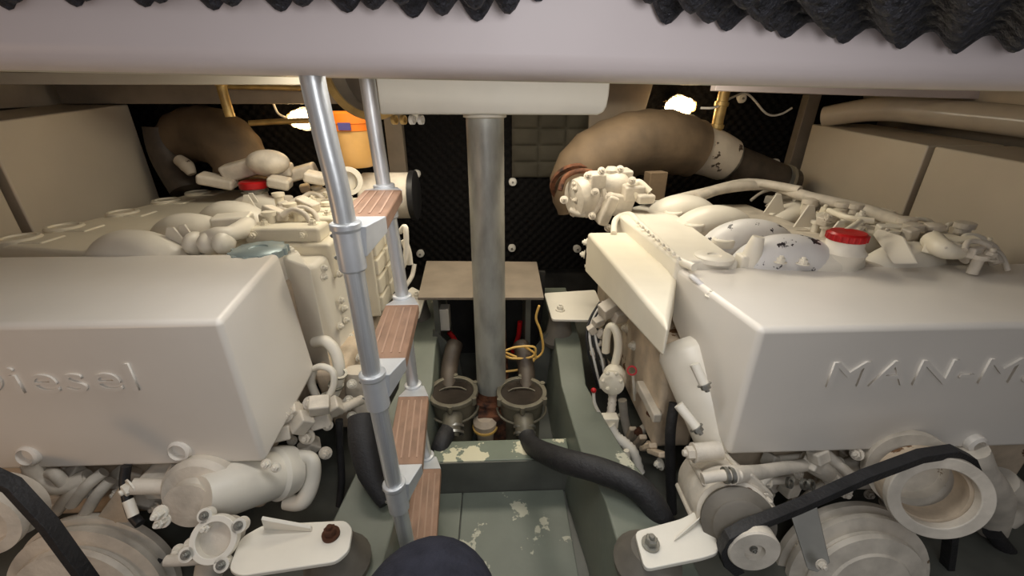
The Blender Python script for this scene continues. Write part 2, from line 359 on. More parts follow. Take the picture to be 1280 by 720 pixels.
for zt in (-0.188, -0.495, -0.800, -1.095):
    xn, xf = xat(QN, zt)+0.008, xat(QF, zt)+0.008
    ya, yb_ = YN+0.055, YF-0.055
    tr = MB().poly([(xn-0.042, ya, zt-0.028), (xn+0.048, ya, zt-0.028), (xf+0.048, yb_, zt-0.028), (xf-0.042, yb_, zt-0.028)],
                   [(xn-0.042, ya, zt), (xn+0.048, ya, zt), (xf+0.048, yb_, zt), (xf-0.042, yb_, zt)]).build('tread', 'tread', t, bevel=0.004)
    for k in range(4):
        o_ = -0.028+0.019*k
        MB().poly([(xn+o_, ya+0.02, zt-0.001), (xn+o_+0.004, ya+0.02, zt-0.001), (xf+o_+0.004, yb_-0.02, zt-0.001), (xf+o_, yb_-0.02, zt-0.001)],
                  [(xn+o_, ya+0.02, zt+0.0015), (xn+o_+0.004, ya+0.02, zt+0.0015), (xf+o_+0.004, yb_-0.02, zt+0.0015), (xf+o_, yb_-0.02, zt+0.0015)]).build('grip_strip', 'grip', tr)
    for y, sg, Q in ((YN, 1, QN), (YF, -1, QF)):
        p0 = Vector((xat(Q, zt-0.085), y, zt-0.085)); p1 = Vector((xat(Q, zt+0.005), y, zt+0.005)); xc = xat(Q, zt)+0.008
        b = MB(); b.lathe(p0, p1-p0, [(0.020,0),(0.024,0.004),(0.024,0.075),(0.0265,0.078),(0.0265,0.088),(0.021,0.090)], 32)
        b.poly([(xc-0.02, y, zt-0.060), (xc+0.02, y, zt-0.060), (xc+0.048, y+sg*0.0555, zt-0.030), (xc-0.042, y+sg*0.0555, zt-0.030)],
               [(xc-0.02, y, zt-0.004), (xc+0.026, y, zt-0.004), (xc+0.048, y+sg*0.0555, zt), (xc-0.042, y+sg*0.0555, zt)])
        br = b.build('bracket', 'castalu', t, bevel=0.002)
        for zz in (0.02, 0.06): bolt(br, (xat(Q, zt-zz)-0.023, y, zt-zz), (-1,0,0), 0.004, 'steel', name='screw')
hk = MB().tube([at(548, 668, Y=1.02), at(556, 664, Y=1.02), at(560, 654, Y=1.02)], 0.006, 10).build('foot_hook', 'alu', t)

# ================================================================== LAMPS
def lamp(px, py, Y, label, w_=0.085, hgt=0.05):
    c = at(px, py, Y=Y)
    t = thing('bulkhead_lamp', (c.x, Y, c.z-hgt), label, 'lamp', 'caged bulkhead lamps')
    MB().lathe((c.x, Y+0.055, c.z), (0,-1,0), [(0.062,0),(0.062,0.02),(0.05,0.028)], 32).build('lamp_base', 'whiteplastic', t)
    MB().ell((c.x, Y, c.z), (w_, 0.045, hgt)).build('glass_globe', 'lamp', t)
    g = MB()
    for k in range(-3, 4):
        x = c.x+k*w_/3.4; r = math.sqrt(max(0.02, 1-(k/3.6)**2))
        g.tube([(x, Y+0.03, c.z-hgt*r*1.1), (x, Y-0.035*r-0.01, c.z-hgt*r*0.8), (x, Y-0.058*r-0.005, c.z), (x, Y-0.035*r-0.01, c.z+hgt*r*0.8), (x, Y+0.03, c.z+hgt*r*1.1)], 0.0022, 6)
    for z in (-0.5, 0, 0.5): g.tube([(c.x-w_*1.08, Y+0.02, c.z+z*hgt), (c.x-w_*0.7, Y-0.045, c.z+z*hgt), (c.x, Y-0.062, c.z+z*hgt), (c.x+w_*0.7, Y-0.045, c.z+z*hgt), (c.x+w_*1.08, Y+0.02, c.z+z*hgt)], 0.0022, 6)
    g.build('wire_cage', 'brass', t)
    return t
lamp(850, 133, 2.52, 'lit caged bulkhead lamp glowing above the lagged pipe on the right')
lamp(378, 149, 2.50, 'lit caged bulkhead lamp half hidden behind the ladder rail', 0.075, 0.05)

# ================================================================== TANKS (cream flat sided)
def tank(sx, X, y0, y1, zt0, zt1, label):
    mb = MB(); X2 = X+sx*0.35
    mb.prism([(X, y0, -1.1), (X, y1, -1.1), (X, y1, zt1), (X, y0, zt0)], (sx*0.35, 0, 0))
    return tag(mb.build('tank', 'panel', bevel=0.008), label, 'tank', 'cream side tanks')
def ztop(px1, py1, px2, py2, X, y):
    a = at(px1, py1, X=X); b = at(px2, py2, X=X); return a.z+(b.z-a.z)*(y-a.y)/(b.y-a.y)
XR = 1.86; fr = at(1015, 155, X=XR); mr = at(1167, 181, X=XR)
zt = lambda y: ztop(1015, 155, 1280, 203, XR, y)
tank(1, XR, mr.y+0.022, fr.y, zt(mr.y), zt(fr.y), 'cream painted flat tank beyond the dark seam at right')
tank(1, XR, 1.25, mr.y-0.008, zt(1.25), zt(mr.y), 'cream painted flat tank nearest the right picture edge')
XL = -1.92; fl = at(160, 130, X=XL); ml = at(-6, 208, X=XL)
ztl = lambda y: ztop(0, 150, 160, 130, XL, y)
ml_y = at(12, 250, X=XL).y
tank(-1, XL, ml_y+0.03, fl.y, ztl(ml_y), ztl(fl.y), 'cream painted flat tank behind the left engine')
tank(-1, XL, 1.0, ml_y-0.008, ztl(1.0), ztl(ml_y), 'cream painted flat tank cut off by the left picture edge')
# pale hull side lining over the tanks
struct('trim_15', MB().prism([(2.28, 0.9, -0.10), (2.28, YB, -0.02), (2.2, YB, 0.2), (2.2, 0.9, 0.2)], (0.05, 0, 0)), 'duct')
struct('trim_16', MB().prism([(-2.28, 0.9, -0.06), (-2.28, YB, 0.0), (-2.25, YB, 0.24), (-2.25, 0.9, 0.24)], (-0.05, 0, 0)), 'duct')
a = at(1075, 145, Y=2.2)
tag(MB().tube([at(1030, 146, Y=2.5), at(1100, 136, Y=2.3), at(1180, 142, Y=2.1), at(1300, 154, Y=1.8)], [0.055, 0.06, 0.06, 0.065], 24).build('air_duct', 'duct'),
    'glossy cream air duct running above the tanks at right', 'duct')

# ================================================================== LAGGED EXHAUSTS
t = thing('exhaust_pipe', at(800, 240, Y=2.2), 'brown lagged exhaust elbow under the right lamp, ending in a dark pipe', 'exhaust', 'lagged exhausts')
MB().tube([at(722, 262, Y=2.16), at(718, 228, Y=2.18), at(740, 200, Y=2.2), at(785, 182, Y=2.24), at(830, 178, Y=2.3), at(866, 186, Y=2.34)],
          [0.105, 0.13, 0.15, 0.165, 0.165, 0.15], 32, 4, ridge=0.955).build('lagging', 'lag', t, angle=70)
MB().tube([at(858, 184, Y=2.33), at(885, 190, Y=2.35), at(908, 200, Y=2.36)], [0.13, 0.125, 0.115], 32).build('torn_wrap', 'wrap', t)
dp = MB().tube([at(900, 198, Y=2.36), at(940, 214, Y=2.38), at(985, 232, Y=2.40)], 0.098, 32, 3).build('outlet_pipe', 'pipebrown', t)
for (px, py) in ((908, 200), (974, 228)):
    a = at(px, py, Y=2.37); b = at(px+6, py+2.5, Y=2.372)
    MB().lathe(a, b-a, [(0.095,0),(0.107,0),(0.107,0.018),(0.095,0.018)], 32).build('clamp_band', 'steel', dp)
MB().ring(at(716, 228, Y=2.12), (0.1,-1,-0.6), 0.118, 0.095, 0.02).build('flange_ring', 'rust', t)
t = thing('exhaust_pipe', at(270, 235, Y=2.4), 'brown lagged exhaust elbow rising behind the left engine', 'exhaust', 'lagged exhausts')
MB().tube([at(212, 190, Y=2.52), at(232, 172, Y=2.5), at(258, 168, Y=2.47), at(284, 178, Y=2.42), at(300, 200, Y=2.37), at(306, 228, Y=2.33)],
          [0.10, 0.135, 0.15, 0.15, 0.14, 0.13], 32, 4, ridge=0.955).build('lagging', 'lag', t, angle=70)
MB().tube([at(200, 160, Y=2.45), at(208, 195, Y=2.43), at(232, 238, Y=2.38)], 0.075, 20).build('branch_pipe', 'pipebrown', t)
MB().tube([at(224, 200, Y=2.34), at(234, 208, Y=2.32), at(240, 218, Y=2.31)], [0.03, 0.035, 0.02], 16).build('loose_flap', 'wrap', t)

# ================================================================== SMALL BACK OBJECTS
def quilt():
    mb = MB(); a = at(640, 140, Y=2.66); b = at(738, 222, Y=2.66); nu, nv = 48, 60; g = []
    for j in range(nv+1):
        r = []
        for i in range(nu+1):
            u, v = i/nu, j/nv
            h = 0.018*(abs(math.sin(PI*v*5))**0.4)*(abs(math.sin(PI*u*3))**0.3)
            r.append(mb.bm.verts.new((a.x+(b.x-a.x)*u, 2.675-h, a.z+0.1+(b.z-a.z-0.1)*v)))
        g.append(r)
    for j in range(nv):
        for i in range(nu): mb.bm.faces.new((g[j][i], g[j][i+1], g[j+1][i+1], g[j+1][i]))
    bmesh.ops.solidify(mb.bm, geom=mb.bm.faces[:], thickness=0.006)
    return mb
tag(quilt().build('quilted_blanket', 'blanket', angle=60), 'grey quilted insulation blanket hung on the black foam beside the pillar', 'blanket')
tag(MB().prism([at(738, 60, Y=2.55), at(830, 60, Y=2.55), at(800, 160, Y=2.55), at(735, 200, Y=2.55)], (0, 0.02, 0)).build('cover_panel', 'taupe', bevel=0.003), 'brown flat panel between the header and the right lamp', 'panel')
wl = [('white fixing washer on black foam right of the pillar, upper one', 641, 228), ('white fixing washer on black foam right of the pillar, lower one', 640, 311),
      ('white fixing washer beside the drum filter end', 520, 218), ('white fixing washer on foam above the shelf plate, left side', 525, 318),
      ('white fixing washer high on foam under the header', 519, 147), ('white fixing washer high on the foam near the right brass pipe', 929, 123),
      ('white fixing washer beside the right exhaust pipe end', 971, 204), ('white fixing washer on foam above the right shelf plate corner', 722, 312)]
for lab, px, py in wl:
    p = at(px, py, Y=2.66)
    tt = thing('foam_washer', (p.x, 2.68, p.z-0.024), lab, 'washer', 'white washers pinning the foam')
    MB().lathe((p.x, 2.70, p.z), (0,-1,0), [(0.026,0),(0.026,0.032),(0.022,0.038),(0.008,0.040)], 20).build('disc', 'whiteplastic', tt)
    MB().lathe((p.x, 2.66, p.z), (0,-1,0), [(0.007,0),(0.006,0.006)], 10).build('pin', 'steel', tt)
def pipe(name, label, pts, r, m, cat='pipe', rings=()):
    t = thing(name, pts[-1], label, cat)
    MB().tube(pts, r, 16).build('tube', m, t)
    for q, ax in rings: MB().lathe(q, ax, [(r,-.012),(r*1.25,-.01),(r*1.25,.01),(r,.012)], 16).build('collar', m, t)
    return t
pipe('brass_pipe', 'short brass pipe dropping from the deck near the right lamp', [at(906, 112, Y=2.32), at(900, 140, Y=2.32), at(893, 172, Y=2.32)], 0.028, 'brass', rings=[(at(902,130,Y=2.32),(0.1,0,1)), (at(896,158,Y=2.32),(0.1,0,1))])
pipe('brass_pipe', 'short steel pipe dropping from the deck above the left exhaust', [at(273, 92, Y=2.2), at(280, 120, Y=2.2), at(288, 146, Y=2.2)], 0.022, 'brass', rings=[(at(276,104,Y=2.2),(-0.1,0,1))])
pipe('brass_pipe', 'horizontal brass pipe crossing in front of the left lamp', [at(312, 154, Y=2.36), at(350, 152, Y=2.36), at(460, 148, Y=2.36)], 0.014, 'brass')
pipe('brass_pipe', 'thin horizontal brown pipe along the deck beam at upper left', [at(278, 108, Y=2.38), at(330, 109, Y=2.38), at(400, 111, Y=2.38)], 0.012, 'brass')
def cable(label, pts, r, m, name='cable'): return tag(MB().tube(pts, r, 8).build(name, m), label, 'cable')
cable('thin white cable looping on the foam right of the right lamp', [at(876,135,Y=2.3), at(895,134,Y=2.28), at(915,122,Y=2.5), at(935,118,Y=2.62), at(958,142,Y=2.62), at(975,143,Y=2.62), at(990,135,Y=2.62)], 0.006, 'whiteplastic')
cable('thin white cable dropping to the left lamp', [at(342,130,Y=2.45), at(348,142,Y=2.45), at(360,148,Y=2.46)], 0.006, 'whiteplastic')

# filter with orange lid
c = at(441, 175, Y=2.15)
t = thing('fuel_filter', (c.x, 2.15, at(441, 205, Y=2.15).z), 'amber filter canister with an orange lid seen between the ladder rails', 'filter')
zt_, zb_ = at(441, 150, Y=2.15).z, at(441, 208, Y=2.15).z
MB().lathe((c.x, 2.15, zb_), (0,0,1), [(0.078,0),(0.090,0.02),(0.092,zt_-zb_)], 32).build('bowl', 'amber', t)
ld = MB().lathe((c.x, 2.15, zt_-0.045), (0,0,1), [(0.096,0),(0.098,0.03),(0.102,0.032),(0.102,0.075),(0.09,0.085),(0,0.085)], 32).build('lid', 'orange', t)
MB().box(c.x-0.025, c.x+0.03, 2.15-0.103, 2.15-0.094, zt_-0.040, zt_-0.008).build('label_plate', 'label', ld)
# drum air filter
a = at(455, 245, Y=2.22); b = at(522, 245, Y=2.22)
t = thing('air_filter', (b.x-0.1, 2.22, b.z-0.13), 'white mesh drum air filter with a black end ring, right of the ladder', 'filter')
MB().lathe((a.x, 2.22, a.z), (1,0,0), [(0.105,0),(0.118,0.01),(0.118,b.x-a.x-0.03)], 48).build('drum', 'dusty', t)
MB().lathe((b.x-0.035, 2.22, a.z), (1,0,0), [(0.120,0),(0.128,0.004),(0.128,0.03),(0.11,0.036),(0,0.030)], 48).build('end_ring', 'blackplastic', t)
# round duct mouth behind the ladder
c = at(474, 82, Y=1.62)
t = thing('vent_duct', (c.x, 1.62, c.z-0.16), 'dull round vent duct mouth hanging behind the ladder top', 'duct')
MB().ring((c.x, 1.70, c.z), (-0.25,-1,0), 0.165, 0.150, 0.12).build('duct_sleeve', 'taupe', t)
MB().ring((c.x-0.03, 1.585, c.z), (-0.25,-1,0), 0.172, 0.146, 0.012).build('rim', 'brass', t)
MB().lathe((c.x, 1.68, c.z), (-0.25,-1,0), [(0.149,0),(0.149,0.02),(0.06,0.05),(0,0.055)], 40).build('bowl', 'taupe', t)
# small chrome horn under the header
t = thing('cable_clamp', at(500, 155, Y=1.42), 'small row of white cable clips under the header left end', 'clip')
for k in range(4):
    q = at(491+k*11, 148.5, Y=1.42); MB().ring((q.x, q.y, q.z-0.003), (1, -0.35, 0), 0.014, 0.009, 0.012).build('clip', 'whiteplastic' if k > 1 else 'brass', t)

# ================================================================== STRAINERS
def strainer(px, py, label, s):
    c = at(px, py, Z=-1.04)
    t = thing('water_strainer', (c.x, c.y, -1.28), label, 'strainer', 'sea water strainers')
    MB().lathe((c.x, c.y, -1.28), (0,0,1), [(0.07,0),(0.075,0.02),(0.075,0.12),(0.085,0.15),(0.088,0.225)], 40).build('body', 'strain', t)
    lid = MB().ring((c.x, c.y, -1.057), (0,0,1), 0.100, 0.082, 0.018).build('lid_ring', 'strain', t, bevel=0.003)
    MB().lathe((c.x, c.y, -1.052), (0,0,1), [(0.083,0),(0.083,0.004),(0.03,0.006),(0,0.006)], 40).build('lid_glass', 'glassdark', t)
    MB().tube([(c.x+0.055*math.cos(a)*1.0, c.y+0.02*math.sin(a)-0.0, -1.045+0.006*math.sin(a)) for a in (0.2, 1.0, 1.6, 2.2, 2.9)], 0.003, 8).build('lid_handle', 'strain', t)
    for k in range(6):
        a = k*PI/3+0.5; p = (c.x+0.1*math.cos(a), c.y+0.1*math.sin(a), -1.05)
        lg = MB().cyl((p[0], p[1], -1.066), (p[0], p[1], -1.036), 0.010, seg=12).build('lug', 'strain', lid)
    bail = [(c.x+0.098*math.cos(a), c.y+0.098*math.sin(a), -1.12) for a in [PI+k*PI/10 for k in range(11)]]
    MB().tube(bail, 0.005, 8).build('bail', 'strain', t)
    ou = MB().tube([(c.x, c.y-0.05, -1.10), (c.x+0.004, c.y-0.10, -1.11), (c.x+0.006*s, c.y-0.135, -1.14)], [0.04, 0.038, 0.036], 24).build('outlet_pipe', 'strain', t)
    for q in (0.106, 0.122):
        MB().ring((c.x+0.005, c.y-q, -1.122-(q-0.106)), (0,-1,-0.7), 0.043, 0.034, 0.009).build('hose_clip', 'steel', ou)
    MB().tube([(c.x+0.02*s, c.y+0.04, -1.08), (c.x+0.03*s, c.y+0.14, -1.05), (c.x+0.02*s, c.y+0.20, -1.00), (c.x+0.01*s, c.y+0.25, -0.98)], 0.036, 24).build('inlet_pipe', 'pipebrown', t)
    return c
cl = strainer(566, 488, 'olive sea water strainer left of the pillar foot, brownish lid glass', -1)
cr = strainer(652, 489, 'olive sea water strainer right of the pillar foot, blackish lid glass', 1)
q = at(606, 522, Z=-1.14)
t = thing('bilge_float', (q.x, q.y, -1.28), 'small cream domed cup between the two strainers', 'float')
MB().lathe((q.x, q.y, -1.279), (0,0,1), [(0.03,0),(0.035,0.06),(0.045,0.09),(0.047,0.12),(0.03,0.14),(0,0.145)], 24).build('dome', 'stained', t)
MB().ring((q.x, q.y, -1.19), (0,0,1), 0.050, 0.044, 0.008).build('rim', 'yellow', t)
# hoses from the strainers
hs = [(cr.x+0.006, cr.y-0.115, -1.125), at(664, 556, Y=1.14), at(700, 574, Z=-0.99), at(750, 588, Z=-0.955), at(795, 608, Z=-0.955), at(822, 640, Z=-1.0), at(834, 680, Z=-1.08)]
tag(MB().tube(hs, [0.031, 0.034, 0.036, 0.036, 0.035, 0.034, 0.033], 24, 6).build('rubber_hose', 'rubber'), 'thick black rubber hose snaking right from the right strainer', 'hose')
hs = [(cl.x-0.006, cl.y-0.115, -1.125), at(552, 556, Y=1.16), at(549, 585, Y=1.13), at(543, 612, Y=1.13)]
tag(MB().tube(hs, [0.031, 0.034, 0.034, 0.034], 24, 6).build('rubber_hose', 'rubber'), 'short black rubber hose dropping from the left strainer behind the ladder', 'hose')
hs = [at(452, 522, Y=1.02), at(454, 552, Y=0.96), at(464, 590, Y=0.90), at(482, 630, Y=0.83)]
tag(MB().tube(hs, [0.040, 0.042, 0.038, 0.018], 24, 6).build('rubber_hose', 'rubber'), 'black tapered rubber hose hanging beside the near ladder rail', 'hose')
hs = [at(424, 525, Y=1.1), at(425, 560, Y=1.08), at(427, 600, Y=1.05), at(424, 632, Y=1.02)]
tag(MB().tube(hs, 0.012, 12).build('rubber_hose', 'rubber'), 'thin black hose hanging left of the tapered rubber hose', 'hose')
# yellow cables right of pillar
for k, (lab, pts) in enumerate([('yellow cable looping high right of the pillar', [(628,440),(645,434),(668,434),(665,446),(640,448),(629,443)]),
              ('yellow cable looping low right of the pillar', [(629,465),(655,460),(670,445),(655,433)]),
              ('yellow cable rising to the shelf plate support', [(630,440),(660,450),(678,440),(676,415),(670,398),(674,382)])]):
    cable(lab, [at(x, y, Y=1.50+0.01*k) for x, y in pts], 0.005, 'yellow')
p = at(554, 398, Y=1.7)
t = thing('junction_box', (p.x, 1.7, p.z-0.06), 'small grey white junction box under the shelf plate left side', 'box')
MB().box(p.x-0.035, p.x+0.030, 1.68, 1.74, p.z-0.055, p.z+0.055).build('case', 'header', t, bevel=0.004)
for k in (-1, 1): bolt(t, (p.x-0.02, 1.68, p.z-0.02+0.02*k), (0,-1,0), 0.006, 'steel', name='screw')
tag(MB().tube([at(641,440,Y=1.75), at(648,420,Y=1.75), at(650,402,Y=1.75)], 0.012, 12).build('red_handle', 'red'), 'red valve handle under the shelf plate right of the pillar', 'handle')
tag(MB().tube([at(561,415,Y=1.75), at(568,424,Y=1.75), at(572,436,Y=1.75)], 0.012, 12).build('red_handle', 'red'), 'red valve handle under the shelf plate left of the pillar', 'handle')

# ================================================================== ENGINE PARTS SHARED
def text_mesh(s, size, x, y, z, parent, m, align='LEFT'):
    cu = bpy.data.curves.new('lettering', 'FONT'); cu.body = s; cu.size = size; cu.extrude = 0.004; cu.align_x = align
    cu.space_character = 1.08
    cu.bevel_resolution = 1; to = bpy.data.objects.new('tmp', cu); C.objects.link(to)
    dg = bpy.context.evaluated_depsgraph_get(); me = bpy.data.meshes.new_from_object(to.evaluated_get(dg))
    bpy.data.objects.remove(to)
    me.transform(Matrix.Translation(Vector((x, y, z))-WL[parent.name])@Matrix.Rotation(PI/2, 4, 'X')@Matrix.Diagonal((1.5, 1.1, 1, 1)))
    me.materials.clear(); me.materials.append(M[m])
    o = bpy.data.objects.new('lettering', me); C.objects.link(o); o.parent = parent; WL[o.name] = WL[parent.name]
    return o
def runner(parent, xa, xb, y, z, r, m='white', name='intake_runner'):
    """fat curved elbow that arches from xa to xb"""
    s = 1 if xb > xa else -1; L = abs(xb-xa)
    pts = [(xa, y+0.02, z-0.10), (xa+s*L*0.12, y+0.012, z-0.035), (xa+s*L*0.35, y, z-0.004), (xa+s*L*0.65, y-0.01, z-0.008), (xa+s*L*0.9, y-0.015, z-0.05), (xb, y-0.02, z-0.12)]
    return MB().tube(pts, [r*0.85, r*1.0, r*1.05, r*1.0, r*0.85, r*0.7], 28, 6).build(name, m, parent, angle=80)
def gusset(parent, p, h, w_, m='white', ax=(0, -1, 0), t_=0.008):
    p = Vector(p)
    return MB().prism([p+Vector((-w_/2, 0, 0)), p+Vector((w_/2, 0, 0)), p+Vector((w_*0.12, 0, h)), p+Vector((-w_*0.12, 0, h))], (0, t_, 0)).build('lifting_bracket', m, parent, bevel=0.002)
def ppipe(parent, pts, r, m='white', name='pipe', seg=14, ridge=None):
    return MB().tube(pts, r, seg, 6, ridge).build(name, m, parent, angle=70)
def disc(parent, p, ax, prof, m='white', name='plug', seg=40): return MB().lathe(p, ax, prof, seg).build(name, m, parent)

# ================================================================== RIGHT ENGINE
R = thing('marine_engine', (1.15, 1.5, -1.2), 'white painted marine diesel engine on the right, red filler cap behind its cover', 'engine')
blk = MB(); blk.box(0.66, 1.70, 1.02, 1.98, -1.02, -0.56); blk.box(0.80, 1.5, 1.02, 2.1, -1.2, -1.0)
B = blk.build('engine_block', 'stained', R, bevel=0.012)
# front cover
a1 = at(951, 411, Y=0.83); fx = a1.x; ztop_ = a1.z
ab = at(916, 570, Y=0.83); ak = at(845, 334, Z=ztop_); am = at(838, 400, Y=ak.y-0.02)
yb = ak.y
cv = MB(); prof = [(0.83, ab.z), (0.83, ztop_), (yb, ztop_), (yb-0.01, am.z), (1.0, -0.75)]
prof = [(0.83, ab.z), (0.83, ztop_), (yb, ztop_), (yb-0.02, am.z)]
cv.poly([(fx, 0.83, ab.z), (fx, 0.83, ztop_), (ak.x, yb, ztop_), (am.x, am.y, am.z)], [(2.05, y, z) for y, z in prof])
CV = cv.build('front_cover', 'cover', R, bevel=0.016, seg=4)
lt = at(1026, 483, Y=0.83)
text_mesh('MAN-Marine', 0.098, lt.x, 0.829, lt.z, CV, 'cover')
q = at(1216, 552, Y=0.83)
MB().lathe((q.x, 0.845, q.z), (0,-1,0), [(0.030,0),(0.026,0.03),(0.016,0.034),(0.014,0.01)], 24, True, False).build('locating_boss', 'cover', CV)
for px, py in ((940, 414),(1240, 640)): pass
# long coolant cover along the inner side
sc = MB(); xo = 0.43; zt1 = -0.505
f1 = at(734, 290, Z=zt1); f2 = at(836, 410, Z=zt1); g1 = at(793, 288, Z=zt1); 
y1 = f1.y
sc.poly([(f1.x, y1, -0.69), (f2.x, f2.y, -0.60), (0.56, 1.16, -0.62), (0.62, y1, -0.69)],
        [(f1.x, y1, zt1), (f2.x, f2.y, zt1), (0.57, 1.20, zt1), (0.62, y1, zt1)])
SC = sc.build('coolant_cover', 'cream', R, bevel=0.016, seg=3)
for px, py in ((727, 303), (724, 318), (730, 333)): bolt(SC, at(px+7, py, Y=y1+0.005), (-1, 0.3, 0), 0.013)
MB().lathe((f1.x+0.06, y1+0.02, -0.60), (0,1,0), [(0.04,0),(0.05,0.02),(0.03,0.06)], 20).build('end_cap', 'white', SC)
# head cover strip
zs = -0.455
hs_ = MB(); l0 = at(846, 326, Z=zs); l1 = at(768, 264, Z=zs); r0 = at(925, 326, Z=zs); r1 = at(822, 250, Z=zs)
hs_.poly([(l0.x, l0.y, -0.60), (r0.x, r0.y, -0.60), (r1.x, r1.y, -0.60), (l1.x, l1.y, -0.60)], [l0, r0, r1, l1])
HS = hs_.build('head_cover', 'white', R, bevel=0.012, seg=3)
for i, (px, py) in enumerate([(822, 251), (842, 264), (868, 279), (905, 298)]):
    c = at(px, py+1, Z=zs+0.004); disc(HS, (c.x, c.y, zs-0.02), (0,0,1), [(0.040,0),(0.040,0.024),(0.036,0.028),(0.030,0.028),(0.028,0.025),(0,0.025)], 'white')
c = at(893, 319, Z=zs+0.006)
disc(HS, (c.x, c.y, zs-0.01), (0,0,1), [(0.060,0),(0.060,0.014),(0.054,0.018),(0.022,0.018),(0.02,0.013),(0,0.013)], 'white')
# conduit along the strip's inner edge
ppipe(R, [at(767, 292, Z=-.50), at(770, 274, Z=-.47), at(787, 268, Z=-.455), at(800, 280, Z=-.455), at(825, 303, Z=-.458), at(846, 323, Z=-.46), at(868, 334, Z=-.46)], 0.013, 'white', 'conduit')
for k in range(9):
    c = at(797+k*6.4, 280+k*5.6, Z=-0.445); bolt(R, (c.x, c.y, -0.444), (0,0,1), 0.006)
# wall between strip and cover: row of head bolts / flange
fl_ = MB().box(0.60, 0.66, 1.0, 1.80, -0.6, -0.50).build('manifold_flange', 'dusty', R, bevel=0.006)
for k in range(9): bolt(fl_, (0.605+0.012*(k%2), 1.05+k*0.085, -0.50), (0,0,1), 0.011)
for k in range(5):
    ppipe(R, [(0.605, 1.10+k*0.15, -0.49), (0.585, 1.13+k*0.15, -0.475), (0.60, 1.17+k*0.15, -0.49)], 0.008, 'chipped', 'hose_clip')
# runners of the near bank
rc = [(985, 300, 'chipped'), (938, 280, 'chipped'), (893, 262, 'white'), (852, 248, 'white')]
for px, py, m in rc:
    c = at(px, py, Z=-0.40); runner(R, c.x-0.11, c.x+0.17, c.y+0.01, -0.455, 0.070, m)
c = at(1040, 322, Z=-0.42); 
# filler neck with red cap
fc = at(1058, 298, Z=-0.388)
fb = MB(); fb.lathe((fc.x, fc.y, -0.56), (0,0,1), [(0.05,0),(0.055,0.10),(0.066,0.130),(0.052,0.148),(0.050,0.170)], 40); fb.ell((fc.x-0.03, fc.y+0.035, -0.478), (0.135, 0.085, 0.070))
FB = fb.build('filler_tank', 'white', R)
rcap = [(0.052,0),(0.054,0.004),(0.054,0.02),(0.048,0.026),(0.02,0.027),(0,0.024)]
g = MB().lathe((fc.x, fc.y, -0.392), (0,0,1), rcap, 40)
for k in range(20):
    a = 2*PI*k/20; g.cyl((fc.x+0.052*math.cos(a), fc.y+0.052*math.sin(a), -0.390), (fc.x+0.052*math.cos(a), fc.y+0.052*math.sin(a), -0.372), 0.005, seg=6)
g.build('filler_cap', 'red', FB)
# upright post near the cover
c = at(944, 330, Z=-0.47)
ppipe(R, [(c.x, c.y+0.02, -0.52), (c.x-0.004, c.y+0.02, -0.44), (c.x+0.002, c.y+0.02, -0.385)], [0.026, 0.028, 0.018], 'white', 'lifting_eye')
MB().box(c.x-0.045, c.x+0.05, c.y, c.y+0.05, -0.50, -0.445).build('lifting_eye_base', 'white', R, bevel=0.008)
for px, py in ((975, 328), (992, 326), (1003, 330)):
    c = at(px, py, Z=-0.455); bolt(R, c, (0,0,1), 0.013)
# centre plenum and far bank
MB().box(1.02, 1.32, 1.20, 2.12, -0.60, -0.475).build('intake_plenum', 'dusty', R, bevel=0.03, seg=4)
for px, py in ((1040, 262), (1088, 280), (1138, 300), (1000, 250)):
    c = at(px, py, Z=-0.41); runner(R, c.x+0.13, c.x-0.14, c.y, -0.475, 0.058, 'white')
for (px, py, hh, ww) in ((968, 266, 0.085, 0.10), (1007, 284, 0.09, 0.10), (1046, 296, 0.06, 0.08)):
    c = at(px, py, Z=-0.46); gusset(R, (c.x, c.y, -0.46), hh, ww)
# big bracket plate behind the red cap
MB().prism([at(1094, 296, Z=-.43), at(1100, 288, Z=-.40), at(1132, 298, Z=-.40), at(1148, 330, Z=-.44), at(1118, 330, Z=-.45)], (0.0, 0.012, 0.004)).build('lifting_bracket', 'white', R, bevel=0.002)
hb2 = MB().box(1.42, 1.70, 1.25, 2.1, -0.62, -0.49).build('far_head_cover', 'dusty', R, bevel=0.012, seg=3)
rng = random.Random(3)
for k in range(7):
    y = 1.33+k*0.14
    MB().obox((1.50, y, -0.475), (0.10, 0.07, 0.045), (0, 0.1, 0.1)).build('rocker_cover', 'dusty', hb2, bevel=0.010)
    bolt(hb2, (1.50, y, -0.452), (0,0,1), 0.015)
    disc(hb2, (1.60, y+0.04, -0.495), (0,0,1), [(0.028,0),(0.028,0.035),(0.018,0.045),(0.018,0.06),(0,0.062)], 'dusty', 'injector', 20)
    ppipe(hb2, [(1.60, y+0.04, -0.445), (1.55, y+0.06, -0.425), (1.44, y+0.03, -0.43), (1.36, y, -0.47)], 0.008, 'dusty', 'injector_pipe')
    if k % 2: ppipe(hb2, [(1.40, y, -0.48), (1.44, y+0.03, -0.44), (1.52, y+0.05, -0.44), (1.62, y+0.02, -0.47)], 0.014, 'white', 'return_pipe')
